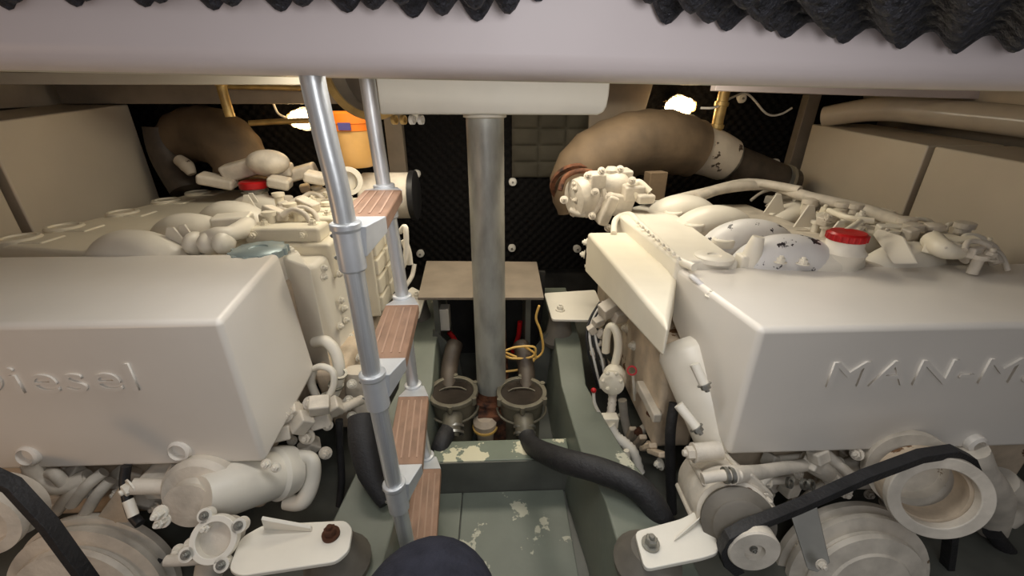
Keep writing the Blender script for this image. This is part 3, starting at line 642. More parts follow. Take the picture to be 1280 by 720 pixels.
# rails of pipe along far bank
ppipe(R, [at(870, 248, Z=-.41), at(905, 236, Z=-.38), at(960, 232, Z=-.37), at(1010, 246, Z=-.38), at(1080, 262, Z=-.40), at(1130, 280, Z=-.41)], 0.024, 'dusty', 'coolant_pipe')
ppipe(R, [at(838, 250, Z=-.42), at(880, 240, Z=-.39), at(935, 228, Z=-.36), at(1000, 238, Z=-.36)], 0.020, 'dusty', 'coolant_pipe')
ppipe(R, [at(1036, 263, Z=-.36), at(1060, 272, Z=-.36), at(1092, 276, Z=-.36)], 0.010, 'cream', 'fuel_pipe')
ppipe(R, [at(1075, 277, Z=-.36), at(1062, 286, Z=-.37), at(1050, 292, Z=-.38)], 0.010, 'cream', 'fuel_pipe')
ppipe(R, [at(1204, 324, Z=-.44), at(1222, 316, Z=-.42), at(1240, 320, Z=-.43), at(1246, 330, Z=-.45)], 0.017, 'dusty', 'coolant_pipe')
ppipe(R, [at(1165, 300, Z=-.40), at(1180, 312, Z=-.41), at(1200, 316, Z=-.42)], [0.03, 0.028, 0.02], 'cream', 'coolant_elbow')
for px, py in ((1012, 252), (1054, 256), (1070, 258), (1134, 276), (1142, 284), (1168, 284), (1206, 282)):
    c = at(px, py, Z=-0.39)
    disc(R, (c.x, c.y, c.z-0.06), (0,0,1), [(0.022,0),(0.022,0.05),(0.03,0.052),(0.03,0.07),(0.015,0.075),(0,0.075)], 'dusty', 'sender_unit', 18)
for px, py, w2, d2 in ((1155, 290, .12, .08), (1100, 268, .10, .06), (1215, 308, .09, .06), (1020, 256, .12, .06), (1185, 300, .06, .1)):
    c = at(px, py, Z=-.42); MB().obox((c.x, c.y, -.43), (w2, d2, 0.05), (0.08, -0.1, 0.3)).build('junction_block', 'cream', R, bevel=0.007)
rng = random.Random(31)
for k in range(46):
    px = rng.uniform(1000, 1235); py = 262+(px-1000)*0.22+rng.uniform(-14, 16); q = at(px, py, Z=rng.uniform(-.44, -.40))
    m = rng.choice(['dusty', 'cream', 'white'])
    if k % 4 == 0: MB().obox(q, (rng.uniform(.03,.09), .04, .035), (rng.uniform(-.2,.2), rng.uniform(-.2,.2), rng.uniform(-.5,.5))).build('casting_boss', m, hb2, bevel=0.006)
    elif k % 4 == 1: disc(hb2, (q.x, q.y, q.z-0.05), (0,0,1), [(0.014,0),(0.014,0.045),(0.022,0.047),(0.022,0.060),(0,0.062)], m, 'sender_unit', 16)
    elif k % 4 == 2: bolt(hb2, q, (0,-.2,1), rng.uniform(.010,.018), m, 1.4)
    else: ppipe(hb2, [q, q+Vector((0.03, 0.02, 0.02)), q+Vector((0.08, 0.01, 0.01)), q+Vector((0.11, -0.01, -0.04))], rng.uniform(.006,.012), m, 'injector_pipe')
# turbo cluster at the far end of the strip
T = MB(); c = at(720, 245, Y=1.98)
T.lathe((c.x-0.03, 1.92, c.z), (0.9,0.35,0.05), [(0.05,0),(0.085,0.01),(0.095,0.05),(0.085,0.10),(0.10,0.105),(0.10,0.125),(0.07,0.13),(0.07,0.18)], 36)
TU = T.build('turbocharger', 'dusty', R)
for k in range(8):
    a = 2*PI*k/8; bolt(TU, (c.x-0.02, 1.91+0.08*math.cos(a)*0.3, c.z+0.07*math.sin(a)), (-1,-0.3,0), 0.010, 'dusty')
c2 = at(765, 232, Y=1.93)
MB().ell((c2.x, 1.95, c2.z), (0.09, 0.08, 0.07)).build('turbo_volute', 'dusty', TU)
MB().obox((c2.x+0.02, 1.90, c2.z-0.075), (0.13, 0.10, 0.10), (0.1, 0.2, 0.15)).build('turbo_mount', 'dusty', TU, bevel=0.012)
disc(TU, (c2.x-0.01, 1.93, c2.z+0.04), (0,0,1), [(0.025,0),(0.03,0.03),(0.02,0.045),(0,0.047)], 'dusty', 'plug', 20)
for px, py, w2, h2, y in ((745, 225, .07, .07, 1.9), (790, 240, .10, .07, 1.88), (758, 262, .05, .14, 1.86), (735, 262, .06, .05, 1.9), (805, 247, .08, .04, 1.86), (778, 218, .08, .05, 1.96)):
    c = at(px, py, Y=y); MB().obox(c, (w2, 0.07, h2), (0.15, 0.3*(px % 3-1), 0.2)).build('turbo_bracket', 'dusty', TU, bevel=0.010)
ppipe(TU, [at(712, 262, Y=1.9), at(728, 268, Y=1.88), at(745, 262, Y=1.88), at(752, 246, Y=1.88)], 0.014, 'dusty', 'oil_pipe')
ppipe(TU, [at(700, 238, Y=1.92), at(706, 222, Y=1.94), at(722, 214, Y=1.95), at(740, 215, Y=1.95)], 0.012, 'rust', 'oil_pipe')
ppipe(TU, [at(800, 250, Y=1.86), at(790, 236, Y=1.86), at(798, 228, Y=1.88), at(812, 240, Y=1.86)], 0.016, 'cream', 'oil_pipe')
for px, py in ((735, 220), (752, 214), (775, 212), (790, 226), (744, 240), (762, 246), (740, 270), (705, 250), (760, 285)):
    bolt(TU, at(px, py, Y=1.85), (rng.uniform(-.4,.2), -1, 0.6), 0.013, 'dusty')
MB().obox(at(818, 232, Y=1.98), (0.09, 0.06, 0.13), (0, 0, 0.2)).build('heat_shield', 'lag', TU, bevel=0.004)
# inner side: oil cooler barrel, brackets
oc0 = at(858, 440, Y=1.10); oc1 = at(912, 560, Y=0.90)
OC = MB().lathe(oc0, oc1-oc0, [(0.05,-0.04),(0.078,-0.02),(0.088,0.0),(0.088,(oc1-oc0).length-0.02),(0.078,(oc1-oc0).length)], 40).build('oil_cooler', 'white', R)
for (p, q) in (((868, 455), (880, 480)), ((848, 506), (870, 534))):
    a = at(*p, Y=0.92 if p[1] < 500 else 0.88); b = at(*q, Y=0.89 if p[1] < 500 else 0.84)
    cl_ = MB().cyl(a, b, 0.013, seg=14).build('clamp_bolt', 'white', OC); bolt(cl_, b, b-a, 0.013, 'steel')
c = at(818, 490, Y=1.30)
MB().ell((c.x, c.y+0.03, c.z), (0.07, 0.09, 0.10)).build('oil_filter', 'white', R)
SB = MB().box(0.54, 0.68, 1.10, 2.05, -1.12, -0.70).build('side_casting', 'stained', R, bevel=0.02, seg=3)
for px, py, m in ((792, 432, 'white'), (783, 410, 'white'), (800, 540, 'rust'), (816, 516, 'rust'), (790, 570, 'white'), (826, 580, 'white'), (812, 558, 'stained'), (778, 520, 'white')):
    bolt(SB, at(px, py, X=0.538), (-1, -0.2, 0.1), 0.014, m)
c = at(812, 505, X=0.535)
MB().box(0.515, 0.545, c.y-0.09, c.y+0.10, c.z-0.006, c.z+0.03).build('casting_ledge', 'dusty', SB, bevel=0.006)
for k in range(4):
    c = at(788+k*11, 545+k*7, X=0.53); MB().obox((0.53, c.y, c.z), (0.03, 0.02, 0.12), (0.3+0.2*k, 0, 0)).build('casting_rib', 'stained', SB, bevel=0.006)
# little hoses, valve chain and pump between girder and casting
ppipe(R, [at(757, 440, Y=1.38), at(759, 418, Y=1.38), at(764, 408, Y=1.37), at(771, 416, Y=1.35), at(773, 435, Y=1.33), at(769, 455, Y=1.32)], 0.016, 'cream', 'loop_hose')
PM = MB().ell(at(768, 472, Y=1.30), (0.045, 0.05, 0.055)).build('lift_pump', 'cream', R)
disc(PM, at(766, 476, Y=1.27), (-0.5,-1,0.2), [(0.040,0),(0.046,0.01),(0.046,0.025),(0.03,0.035),(0,0.035)], 'cream', 'pump_cover', 24)
for k in range(6):
    a = 2*PI*k/6; q = at(765+11*math.cos(a), 476+11*math.sin(a), Y=1.235); bolt(PM, q, (-0.5,-1,0.2), 0.006, 'cream')
ppipe(PM, [at(766, 490, Y=1.27), at(765, 505, Y=1.25), at(763, 520, Y=1.23)], 0.017, 'dusty', 'corrugated_hose', ridge=0.85)
MB().obox(at(762, 526, Y=1.2), (0.06, 0.04, 0.05)).build('valve_body', 'cream', PM, bevel=0.006)
ppipe(PM, [at(742, 489, Y=1.2), at(743, 503, Y=1.2), at(749, 516, Y=1.2), at(756, 524, Y=1.2)], 0.006, 'white', 'valve_lever')
MB().ell(at(742, 488, Y=1.2), (0.010, 0.010, 0.010)).build('lever_knob', 'red', PM)
ppipe(PM, [at(762, 532, Y=1.18), at(770, 545, Y=1.16), at(782, 555, Y=1.14), at(792, 566, Y=1.12), at(800, 590, Y=1.10)], [0.022, 0.02, 0.022, 0.02, 0.018], 'white', 'corrugated_hose', ridge=0.84)
ppipe(PM, [at(783, 563, Y=1.1), at(786, 580, Y=1.09), at(790, 592, Y=1.08)], 0.010, 'cream', 'drain_pipe')
ppipe(R, [at(778, 500, Y=1.36), at(782, 530, Y=1.34), at(790, 548, Y=1.32), at(806, 535, Y=1.30), at(824, 530, Y=1.30)], 0.018, 'dusty', 'loop_hose')
for k in range(5):
    ppipe(R, [at(750+k*4, 378-k, Y=1.55), at(738+k*2, 398+k, Y=1.5), at(733+k*4, 420+k*2, Y=1.45), at(738+k*5, 452, Y=1.42), at(748+k*3, 485, Y=1.4)], 0.0055, 'whiteplastic' if k % 2 else 'blackplastic', 'wire')
for px, py, sz in ((748, 402, .03), (754, 418, .03), (744, 440, .028), (757, 455, .03), (752, 430, .02), (740, 412, .025), (775, 395, .04), (762, 385, .05)):
    MB().obox(at(px, py, Y=1.45), (sz*1.6, sz, sz*1.2), (0.3, rng.uniform(-1, 1), 0.4)).build('connector', 'dusty', R, bevel=0.004)
c = at(790, 463, Y=1.22); MB().ring(c, (-0.4,-1,0.5), 0.018, 0.012, 0.006, 24).build('dipstick_ring', 'red', R)
ppipe(R, [at(791, 468, Y=1.22), at(792, 480, Y=1.23), at(793, 500, Y=1.26)], 0.005, 'white', 'dipstick')
ppipe(R, [at(843, 504, Y=1.03), at(838, 540, Y=1.0), at(838, 590, Y=0.97), at(840, 640, Y=0.95)], 0.016, 'rubber', 'black_hose')
ppipe(R, [at(742, 535, Y=1.30), at(768, 548, Y=1.22), at(760, 570, Y=1.15)], 0.022, 'green', 'corrugated_hose', ridge=0.9)

# front end: alternator/pump barrel, belt, pulleys
def pulley(parent, c, ax, prof, m='dusty', name='pulley'): return MB().lathe(c, ax, prof, 64).build(name, m, parent, bevel=0.0)
axf = Vector((-0.12, -1, -0.05)).normalized()
pb0 = at(887, 598, Y=0.86); pb1 = at(921, 650, Y=0.655)
L = (pb1-pb0).length
AL = MB().lathe(pb0, pb1-pb0, [(0.070,0),(0.086,0.008),(0.092,0.025),(0.092,L-0.05),(0.086,L-0.03),(0.086,L-0.015),(0.07,L)], 48).build('alternator', 'dusty', R)
ax = (pb1-pb0).normalized()
for k in range(6):
    a = 2*PI*k/6+0.3; _, u, v = MB().frame(ax); o = u*math.cos(a)*0.093+v*math.sin(a)*0.093
    MB().cyl(pb0+ax*0.02+o, pb1-ax*0.03+o, 0.008, seg=10).build('alternator_rib', 'dusty', AL)
pc = pb1+ax*0.004
pulley(AL, pc, ax, [(0.082,0),(0.082,0.008),(0.062,0.018),(0.058,0.024),(0.062,0.032),(0.056,0.036),(0.0,0.036)], 'mount', 'alternator_pulley')
# flange with bolts on top
fp = at(930, 612, Y=0.70)
FLG = MB().prism([fp+Vector((-0.085, 0, -0.045)), fp+Vector((-0.065, 0, -0.065)), fp+Vector((0.065, 0, -0.055)), fp+Vector((0.085, 0, -0.03)), fp+Vector((0.02, 0.01, 0.035)), fp+Vector((-0.02, 0.01, 0.035))], (0, 0.02, 0.0)).build('pump_flange', 'dusty', AL, bevel=0.005)
for px, py in ((908, 634), (955, 625)): 
    q = at(px, py, Y=0.695); bolt(FLG, q, (0,-1,0.2), 0.014, 'dusty', 1.3)
MB().ring(at(931, 615, Y=0.692), (0,-1,0.2), 0.018, 0.011, 0.01, 24).build('pump_port', 'rust', FLG)
bo = MB().cyl(at(868, 566, Y=0.80), at(900, 563, Y=0.80), 0.024, seg=24).build('banjo_fitting', 'dusty', R); bolt(bo, at(868, 566, Y=0.80), (-1,0,0), 0.018, 'dusty')
ppipe(R, [at(878, 598, Y=0.70), at(905, 594, Y=0.70), at(925, 594, Y=0.70)], 0.013, 'dusty', 'pipe_union')
for x in (905, 912): MB().ring(at(x, 594, Y=0.70), (1, 0, 0), 0.019, 0.012, 0.008, 24).build('hose_clip', 'steel', R)
ppipe(R, [at(912, 594, Y=0.70), at(950, 590, Y=0.76), at(1000, 582, Y=0.84), at(1050, 578, Y=0.86)], [0.022, 0.018, 0.017, 0.017], 'dusty', 'coolant_pipe')
# idler wheel
ic = at(944, 690, Y=0.575)
ID = MB().lathe(ic+Vector((0, 0.03, 0)), (-0.1,-1,0.1), [(0.048,0),(0.055,0.004),(0.055,0.03),(0.052,0.034),(0.022,0.034),(0.020,0.024),(0,0.024)], 48).build('idler_pulley', 'dusty', R)
bolt(ID, ic+Vector((-0.001, 0.006, 0.002)), (-0.1,-1,0.1), 0.006, 'steel')
MB().cyl(ic+Vector((0, 0.03, 0)), ic+Vector((0.01, 0.2, -0.01)), 0.012).build('idler_shaft', 'rubber', ID)
# fan / pump ring pulley
rc_ = at(1168, 617, Y=0.70)
RP = MB().ring(rc_, (-0.30,-1,0.25), 0.110, 0.080, 0.022, 64).build('ring_pulley', 'dusty', R, bevel=0.003)
MB().ring(rc_+Vector((0.010, 0.050, -0.010)), (-0.30,-1,0.25), 0.098, 0.076, 0.050, 64).build('pulley_groove', 'stained', RP)
MB().lathe(rc_+Vector((0.035, 0.105, -0.022)), (-0.30,-1,0.25), [(0.108,0),(0.108,0.028),(0.078,0.028),(0.072,0.006),(0,0.006)], 64).build('pulley_hub', 'dusty', RP)
# crank pulley
cc = at(1085, 742, Y=0.70); axc = (-0.05,-1,0.22)
CP = MB().lathe(cc+Vector((0,0.09,0)), axc, [(0.215,0),(0.215,0.02),(0.195,0.024),(0.195,0.034),(0.205,0.038),(0.205,0.055),(0.165,0.06),(0.160,0.066),(0.170,0.075),(0.165,0.088),(0.120,0.092),(0.115,0.098),(0.05,0.10),(0,0.10)], 72).build('crank_pulley', 'dusty', R)
# guard bracket
gb = MB().prism([at(988, 642, Y=0.66), at(1022, 634, Y=0.66), at(1038, 704, Y=0.58), at(1022, 716, Y=0.58), at(1010, 712, Y=0.58)], (0, 0.008, 0.002)).build('guard_bracket', 'steel', R, bevel=0.002)
bolt(gb, at(1026, 705, Y=0.575), (0,-1,0.3), 0.009, 'dusty')
# belt
def belt(parent, loop, w_, th, name='drive_belt'):
    mb = MB(); n = len(loop); pts = [Vector(p) for p in loop]; R4 = []
    for i in range(n-1): pass
    for i, p in enumerate(pts):
        a = pts[max(i-1, 0)]; b = pts[min(i+1, n-1)]; t_ = (b-a).normalized(); side = Vector((0, 1, 0)); nrm = t_.cross(side).normalized()
        R4.append([mb.bm.verts.new(p+side*s*w_/2+nrm*q*th/2) for s, q in ((-1,-1),(1,-1),(1,1),(-1,1))])
    for a, b in zip(R4, R4[1:]):
        for k in range(4): mb.bm.faces.new((a[k], a[(k+1)%4], b[(k+1)%4], b[k]))
    mb.bm.faces.new(R4[0]); mb.bm.faces.new(R4[-1])
    return mb.build(name, 'rubber', parent, bevel=0.002)
def arc(c, r, a0, a1, n, y): return [(c.x+r*math.cos(a0+(a1-a0)*k/n), y, c.z+r*math.sin(a0+(a1-a0)*k/n)) for k in range(n+1)]
q0 = at(1150, 572, Y=0.74); q1 = at(915, 672, Y=0.685)
bp_ = [at(1218, 592, Y=0.73), at(1210, 574, Y=0.725), at(1190, 564, Y=0.72), at(1150, 570, Y=0.72), at(1080, 596, Y=0.69), at(1000, 632, Y=0.655), at(955, 650, Y=0.615), at(930, 660, Y=0.60), at(913, 670, Y=0.595), at(905, 684, Y=0.595), at(908, 700, Y=0.595), at(922, 712, Y=0.60)]
belt(R, bp_, 0.026, 0.024)
belt(R, [at(1190, 655, Y=0.76), at(1186, 690, Y=0.76), at(1180, 740, Y=0.76)], 0.03, 0.02)
# front jumble under the cover
FP = MB().box(0.70, 1.75, 0.96, 1.03, -1.18, -0.72).build('timing_cover', 'stained', R, bevel=0.02, seg=3)
rng = random.Random(11)
for k in range(34):
    px = rng.uniform(945, 1120); py = rng.uniform(575, 640)-(px-945)*0.12
    q = at(px, py, Y=rng.uniform(0.82, 0.92)); 
    if k % 3 == 0:
        d = Vector((rng.uniform(-1,1), rng.uniform(-.4,.2), rng.uniform(-.6,.6))).normalized()*rng.uniform(0.03, 0.07)
        ob = MB().cyl(q-d, q+d, rng.uniform(0.008, 0.016), seg=12).build('fitting', 'dusty', FP)
        bolt(FP, q+d, d, 0.012, 'dusty')
    elif k % 3 == 1: bolt(FP, q, (rng.uniform(-.5,.5), -1, rng.uniform(0,.6)), rng.uniform(0.009, 0.016), 'dusty')
    else: MB().obox(q, (rng.uniform(.03,.07), .04, rng.uniform(.02,.05)), (rng.uniform(-.5,.5), rng.uniform(-.8,.8), .3)).build('casting_boss', 'dusty', FP, bevel=0.006)
for x in (985, 1003, 1012):
    q = at(x, 603+(x-985)*0.1, Y=0.80); MB().ring(q, (0.6,-1,0.6), 0.015, 0.010, 0.008, 24).build('hose_clip', 'steel', FP)
ppipe(FP, [at(1010, 575, Y=0.86), at(1040, 590, Y=0.85), at(1075, 582, Y=0.86), at(1110, 570, Y=0.88)], 0.03, 'dusty', 'coolant_elbow')
ppipe(FP, [at(1215, 560, Y=0.82), at(1222, 590, Y=0.82), at(1240, 620, Y=0.84), at(1238, 660, Y=0.86)], [0.035, 0.045, 0.05, 0.04], 'dusty', 'coolant_elbow')
ppipe(FP, [at(1250, 600, Y=0.84), at(1275, 625, Y=0.84), at(1255, 650, Y=0.84)], [0.04, 0.035, 0.03], 'dusty', 'coolant_elbow')
ppipe(FP, [at(1240, 665, Y=0.82), at(1270, 700, Y=0.80), at(1300, 720, Y=0.80)], 0.022, 'rubber', 'black_hose')

# mounts
def mount(parent, poly, zt, mt, boltp, m='white', rm='mount', ub=None):
    raw = [at(x, y, Z=zt) for x, y in poly]; pts = []
    for i, b in enumerate(raw):
        a = raw[i-1]; c = raw[(i+1) % len(raw)]; k = min(0.016, (a-b).length*0.4, (c-b).length*0.4)
        p0 = b+(a-b).normalized()*k; p1 = b+(c-b).normalized()*k
        pts += [p0*(1-t)**2+b*2*t*(1-t)+p1*t*t for t in (0, 0.33, 0.67, 1)]
    pl_ = MB().prism(pts, (0, 0, -0.012)).build('mounting_foot', m, parent, bevel=0.003)
    c = at(*boltp, Z=zt)
    MB().lathe((c.x, c.y, zt+0.0), (0,0,1), [(0.020,0),(0.020,0.004)], 24).build('washer', mt, pl_)
    bolt(pl_, (c.x, c.y, zt+0.003), (0,0,1), 0.014, mt, 1.2)
    u = ub or 0.0
    MB().lathe((c.x, c.y, -1.0-u), (0,0,1), [(0.075,0),(0.078,0.02),(0.06,0.045),(0.042,-zt*-1+1.0+u-0.012 if False else (zt+1.0+u-0.012))], 24).build('rubber_mount', rm, parent)
    return pl_
PF = mount(R, [(793, 664), (852, 648), (885, 630), (900, 690), (880, 697), (806, 712)], -0.925, 'steel', (813, 681))
gp = [at(842, 678, Z=-.925), at(872, 656, Z=-.925)]
MB().prism([gp[0], gp[1], gp[1]+Vector((0.0, 0.0, 0.02)), gp[0]+Vector((0.0, 0, 0.006))], (0.010, 0.010, 0)).build('foot_web', 'white', PF, bevel=0.002)
RF = mount(R, [(680, 366), (744, 362), (760, 400), (690, 399)], -0.84, 'white', (700, 388))

# ================================================================== LEFT ENGINE
L_ = thing('marine_engine', (-1.2, 1.5, -1.2), 'white painted marine diesel engine on the left, blue grey filler cap at its cover corner', 'engine')
MB().box(-1.75, -0.72, 1.02, 2.3, -1.02, -0.56).build('engine_block', 'stained', L_, bevel=0.012)
a1 = at(275, 401, Y=0.865); ab = at(306, 580, Y=0.865); zT = a1.z; ak = at(348, 316, Z=zT); xs_ = a1.x
am = at(396, 462, X=xs_+0.02)
cv = MB(); prof = [(0.865, ab.z), (0.865, zT), (ak.y, zT), (am.y+0.03, zT-0.09), (am.y, am.z), (1.05, ab.z-0.02)]
prof = [(0.865, ab.z), (0.865, zT), (ak.y, zT), (ak.y, zT-0.06), (am.y, am.z+0.0)]
prof = [(0.865, ab.z), (0.865, zT), (ak.y, zT), (am.y, am.z)]
cv.poly([(-1.90, y, z) for y, z in prof], [(xs_, 0.865, ab.z), (xs_, 0.865, zT), (ak.x, ak.y, zT), (am.x, am.y, am.z)])
CL = cv.build('front_cover', 'cover', L_, bevel=0.016, seg=4)
lt = at(181, 487, Y=0.865)
text_mesh('Diesel', 0.104, lt.x, 0.864, lt.z, CL, 'cover', 'RIGHT')
q = at(226, 564, Y=0.865)
MB().lathe((q.x, 0.885, q.z), (0,-1,0.2), [(0.032,0),(0.028,0.03),(0.022,0.034),(0.018,0.01)], 24, True, False).build('locating_boss', 'cover', CL)
q = at(38, 570, Y=0.865)
MB().lathe((q.x, 0.885, q.z), (0,-1,0.2), [(0.032,0),(0.028,0.03),(0.022,0.034),(0.018,0.01)], 24, True, False).build('locating_boss', 'cover', CL)
# block behind cover with flat ledge
b0 = at(385, 335, Z=-0.50)
e1 = at(388, 335, Z=zT-0.03); e2 = at(352, 322, Z=zT-0.03); e3 = at(372, 312, Z=zT-0.03); e4 = at(330, 310, Z=zT-0.03)
ST = MB().poly([(p.x, p.y, -0.90) for p in (e2, e1, e3, e4)], [(p.x, p.y, zT-0.03) for p in (e2, e1, e3, e4)]).build('thermostat_housing', 'white', L_, bevel=0.008, seg=3)
bolt(ST, at(364, 316, Z=-.485), (0,0,1), 0.014)
# blue grey cap
c = at(323, 309, Z=-0.445)
g = MB(); g.lathe((c.x, c.y, -0.475), (0,0,1), [(0.082,0),(0.086,0.004),(0.086,0.022),(0.078,0.028),(0.03,0.030),(0.026,0.026),(0,0.026)], 48)
for k in range(12):
    a = 2*PI*k/12; g.cyl((c.x+0.083*math.cos(a), c.y+0.083*math.sin(a), -0.472), (c.x+0.083*math.cos(a), c.y+0.083*math.sin(a), -0.450), 0.010, seg=8)
g.build('filler_cap', 'greycap', L_)
disc(L_, (c.x, c.y, -0.58), (0,0,1), [(0.08,0),(0.075,0.106)], 'white', 'filler_neck')
# head strip (outer)
zs = -0.455
l0 = at(-10, 306, Z=zs); l1 = at(300, 224, Z=zs); r0 = at(118, 316, Z=zs); r1 = at(335, 236, Z=zs)
HL = MB().poly([(l0.x, l0.y, -0.6), (r0.x, r0.y, -0.6), (r1.x, min(r1.y, 2.5), -0.6), (l1.x, min(l1.y, 2.5), -0.6)], [l0, r0, (r1.x, min(r1.y, 2.5), zs), (l1.x, min(l1.y, 2.5), zs)]).build('head_cover', 'cream', L_, bevel=0.012, seg=3)
for px, py in ((24, 297), (80, 283), (153, 265), (207, 250), (247, 240)):
    c = at(px, py, Z=zs+0.01); disc(HL, (c.x, c.y, zs-0.02), (0,0,1), [(0.062,0),(0.062,0.028),(0.056,0.034),(0.046,0.034),(0.044,0.028),(0,0.028)], 'cream')
    MB().box(c.x+0.02, c.x+0.12, c.y-0.05, c.y+0.05, zs-0.02, zs+0.006).build('plug_pad', 'cream', HL, bevel=0.008)
for px, py, r in ((160, 296, .075), (232, 274, .075), (285, 256, .07), (318, 244, .06)):
    c = at(px, py, Z=-0.41); runner(L_, c.x-0.13, c.x+0.16, c.y+0.01, -0.465, r, 'white')
MB().box(-1.16, -0.98, 1.30, 2.2, -0.60, -0.48).build('intake_plenum', 'white', L_, bevel=0.03, seg=4)
for (px, py, hh, ww) in ((222, 314, 0.085, 0.10), (237, 312, 0.09, 0.08), (313, 268, 0.09, 0.09), (318, 262, 0.08, 0.08)):
    c = at(px, py, Z=-0.47); gusset(L_, (c.x, c.y, -0.47), hh, ww)
ppipe(L_, [at(255, 300, Z=-.44), at(272, 296, Z=-.42), at(290, 292, Z=-.42), at(310, 284, Z=-.43)], [0.030, 0.034, 0.028, 0.04], 'white', 'coolant_elbow')
MB().obox(at(292, 278, Z=-.42), (0.13, 0.10, 0.06), (0, 0, 0.3)).build('sensor_block', 'white', L_, bevel=0.01)
for x in (244, 262, 280): 
    c = at(x, 304, Z=-.44); MB().ell(c, (0.03, 0.05, 0.04)).build('casting_boss', 'white', L_)
# red cap
c = at(317, 232, Z=-0.37)
RC = MB().lathe((c.x, c.y, -0.48), (0,0,1), [(0.06,0),(0.055,0.07),(0.045,0.10)], 32).build('filler_tank', 'dusty', L_)
MB().ring((c.x, c.y, -0.400), (0,0,1), 0.062, 0.052, 0.008).build('wire_ring', 'steel', RC)
MB().lathe((c.x, c.y, -0.383), (0,0,1), [(0.060,0),(0.064,0.004),(0.064,0.03),(0.056,0.036),(0,0.036)], 40).build('filler_cap', 'red', RC)
# inner bank: rocker boxes, upper surfaces
IB = MB().box(-0.98, -0.62, 1.50, 2.12, -0.62, -0.475).build('inner_head_cover', 'cream', L_, bevel=0.015, seg=3)
for k in range(4):
    y = 1.58+k*0.15
    rb_ = MB().box(-0.94, -0.66, y-0.055, y+0.055, -0.48, -0.42).build('rocker_cover', 'cream', IB, bevel=0.014, seg=3)
    for x in (-0.90, -0.72): bolt(rb_, (x, y-0.056, -0.445), (0,-1,0.1), 0.012, 'cream')
    for x in (-0.88, -0.70): bolt(rb_, (x, y, -0.42), (0,0,1), 0.013, 'cream')
rng = random.Random(5)
for k in range(26):
    px = rng.uniform(335, 415); py = 268-(px-335)*0.25+rng.uniform(-22, 8); q = at(px, py, Z=rng.uniform(-.43, -.38))
    if k % 3 == 0: MB().obox(q, (rng.uniform(.04,.10), .05, .04), (rng.uniform(-.2,.2), rng.uniform(-.3,.3), rng.uniform(-.5,.5))).build('casting_boss', 'dusty', IB, bevel=0.008)
    elif k % 3 == 1: disc(IB, (q.x, q.y, q.z-0.05), (0,0,1), [(0.020,0),(0.020,0.045),(0.027,0.047),(0.027,0.062),(0,0.064)], 'cream', 'sender_unit', 16)
    else:
        ppipe(IB, [q, q+Vector((0.04, 0.02, 0.02)), q+Vector((0.09, 0.01, 0.0)), q+Vector((0.11, -0.01, -0.04))], 0.011, 'dusty', 'injector_pipe')
# rear turbo pieces
for px, py, w2, h2, y in ((300, 212, .16, .08, 2.2), (335, 206, .12, .10, 2.2), (355, 212, .08, .06, 2.2), (272, 226, .16, .05, 2.15), (378, 215, .14, .06, 2.25), (395, 222, .10, .05, 2.1), (350, 228, .1, .05, 2.1)):
    c = at(px, py, Y=y); MB().obox(c, (w2, 0.09, h2), (0.1, 0.25*(px % 3-1), 0.15)).build('turbo_bracket', 'dusty', L_, bevel=0.014, seg=3)
MB().ell(at(335, 203, Y=2.15), (0.10, 0.08, 0.06)).build('turbocharger', 'dusty', L_)
MB().ring(at(436, 226, Y=1.95), (0.2,-1,0.1), 0.062, 0.042, 0.03, 32).build('breather_ring', 'white', L_)
disc(L_, at(434, 226, Y=1.98), (0.2,-1,0.1), [(0.045,0),(0.045,0.04),(0.035,0.046),(0,0.046)], 'white', 'breather_cap')
# inner flank: big white side and ribbed cooler
FK = MB().poly([(-0.80, 1.36, -0.95), (-0.60, 1.40, -0.95), (-0.55, 2.05, -0.95), (-0.80, 2.05, -0.95)], [(-0.80, 1.36, -0.52), (-0.645, 1.40, -0.52), (-0.60, 2.05, -0.50), (-0.80, 2.05, -0.50)]).build('crankcase_side', 'white', L_, bevel=0.02, seg=3)
for px, py in ((404, 335), (424, 342), (404, 346), (426, 375), (432, 400), (425, 408), (437, 420), (430, 385), (440, 345), (435, 430)):
    bolt(FK, at(px, py, X=-0.605), (1,-0.3,0.1), 0.011)
CO = MB(); zc0, zc1 = -0.86, -0.44
for j in range(5):
    for i in range(2):
        y0 = 1.66+i*0.16; zz = -0.84+j*0.085
        CO.box(-0.60, -0.500, y0, y0+0.145, zz, zz+0.072)
CO.box(-0.60, -0.515, 1.65, 1.98, -0.86, -0.41); CK = CO.build('charge_cooler', 'cream', L_, bevel=0.008, seg=2)
for px, py in ((455, 430), (448, 447), (462, 415), (446, 395)): bolt(CK, at(px, py, X=-0.54), (1,-0.5,0), 0.011)
# pipes below cooler
ppipe(L_, [at(394, 428, Y=1.30), at(408, 427, Y=1.27), at(420, 442, Y=1.25), at(424, 465, Y=1.22), at(418, 490, Y=1.20), at(398, 515, Y=1.15), at(382, 540, Y=1.1)], 0.020, 'white', 'loop_hose')
ppipe(L_, [at(390, 462, Y=1.2), at(402, 458, Y=1.18), at(416, 465, Y=1.17), at(416, 485, Y=1.15), at(402, 508, Y=1.12)], 0.011, 'white', 'loop_hose')
ppipe(L_, [at(392, 460, Y=1.2), at(389, 478, Y=1.2), at(395, 495, Y=1.2)], 0.014, 'white', 'loop_hose')
for px, py in ((424, 468), (420, 482), (410, 498), (402, 512)):
    MB().ring(at(px, py, Y=1.2), (0.3,-.2,1), 0.026, 0.018, 0.008, 20).build('hose_clip', 'steel', L_)
SM = MB().tube([at(447, 462, Y=1.28), at(448, 490, Y=1.26), at(456, 515, Y=1.24), at(458, 540, Y=1.2)], [0.05, 0.045, 0.04, 0.045], 24).build('water_pump', 'dusty', L_)
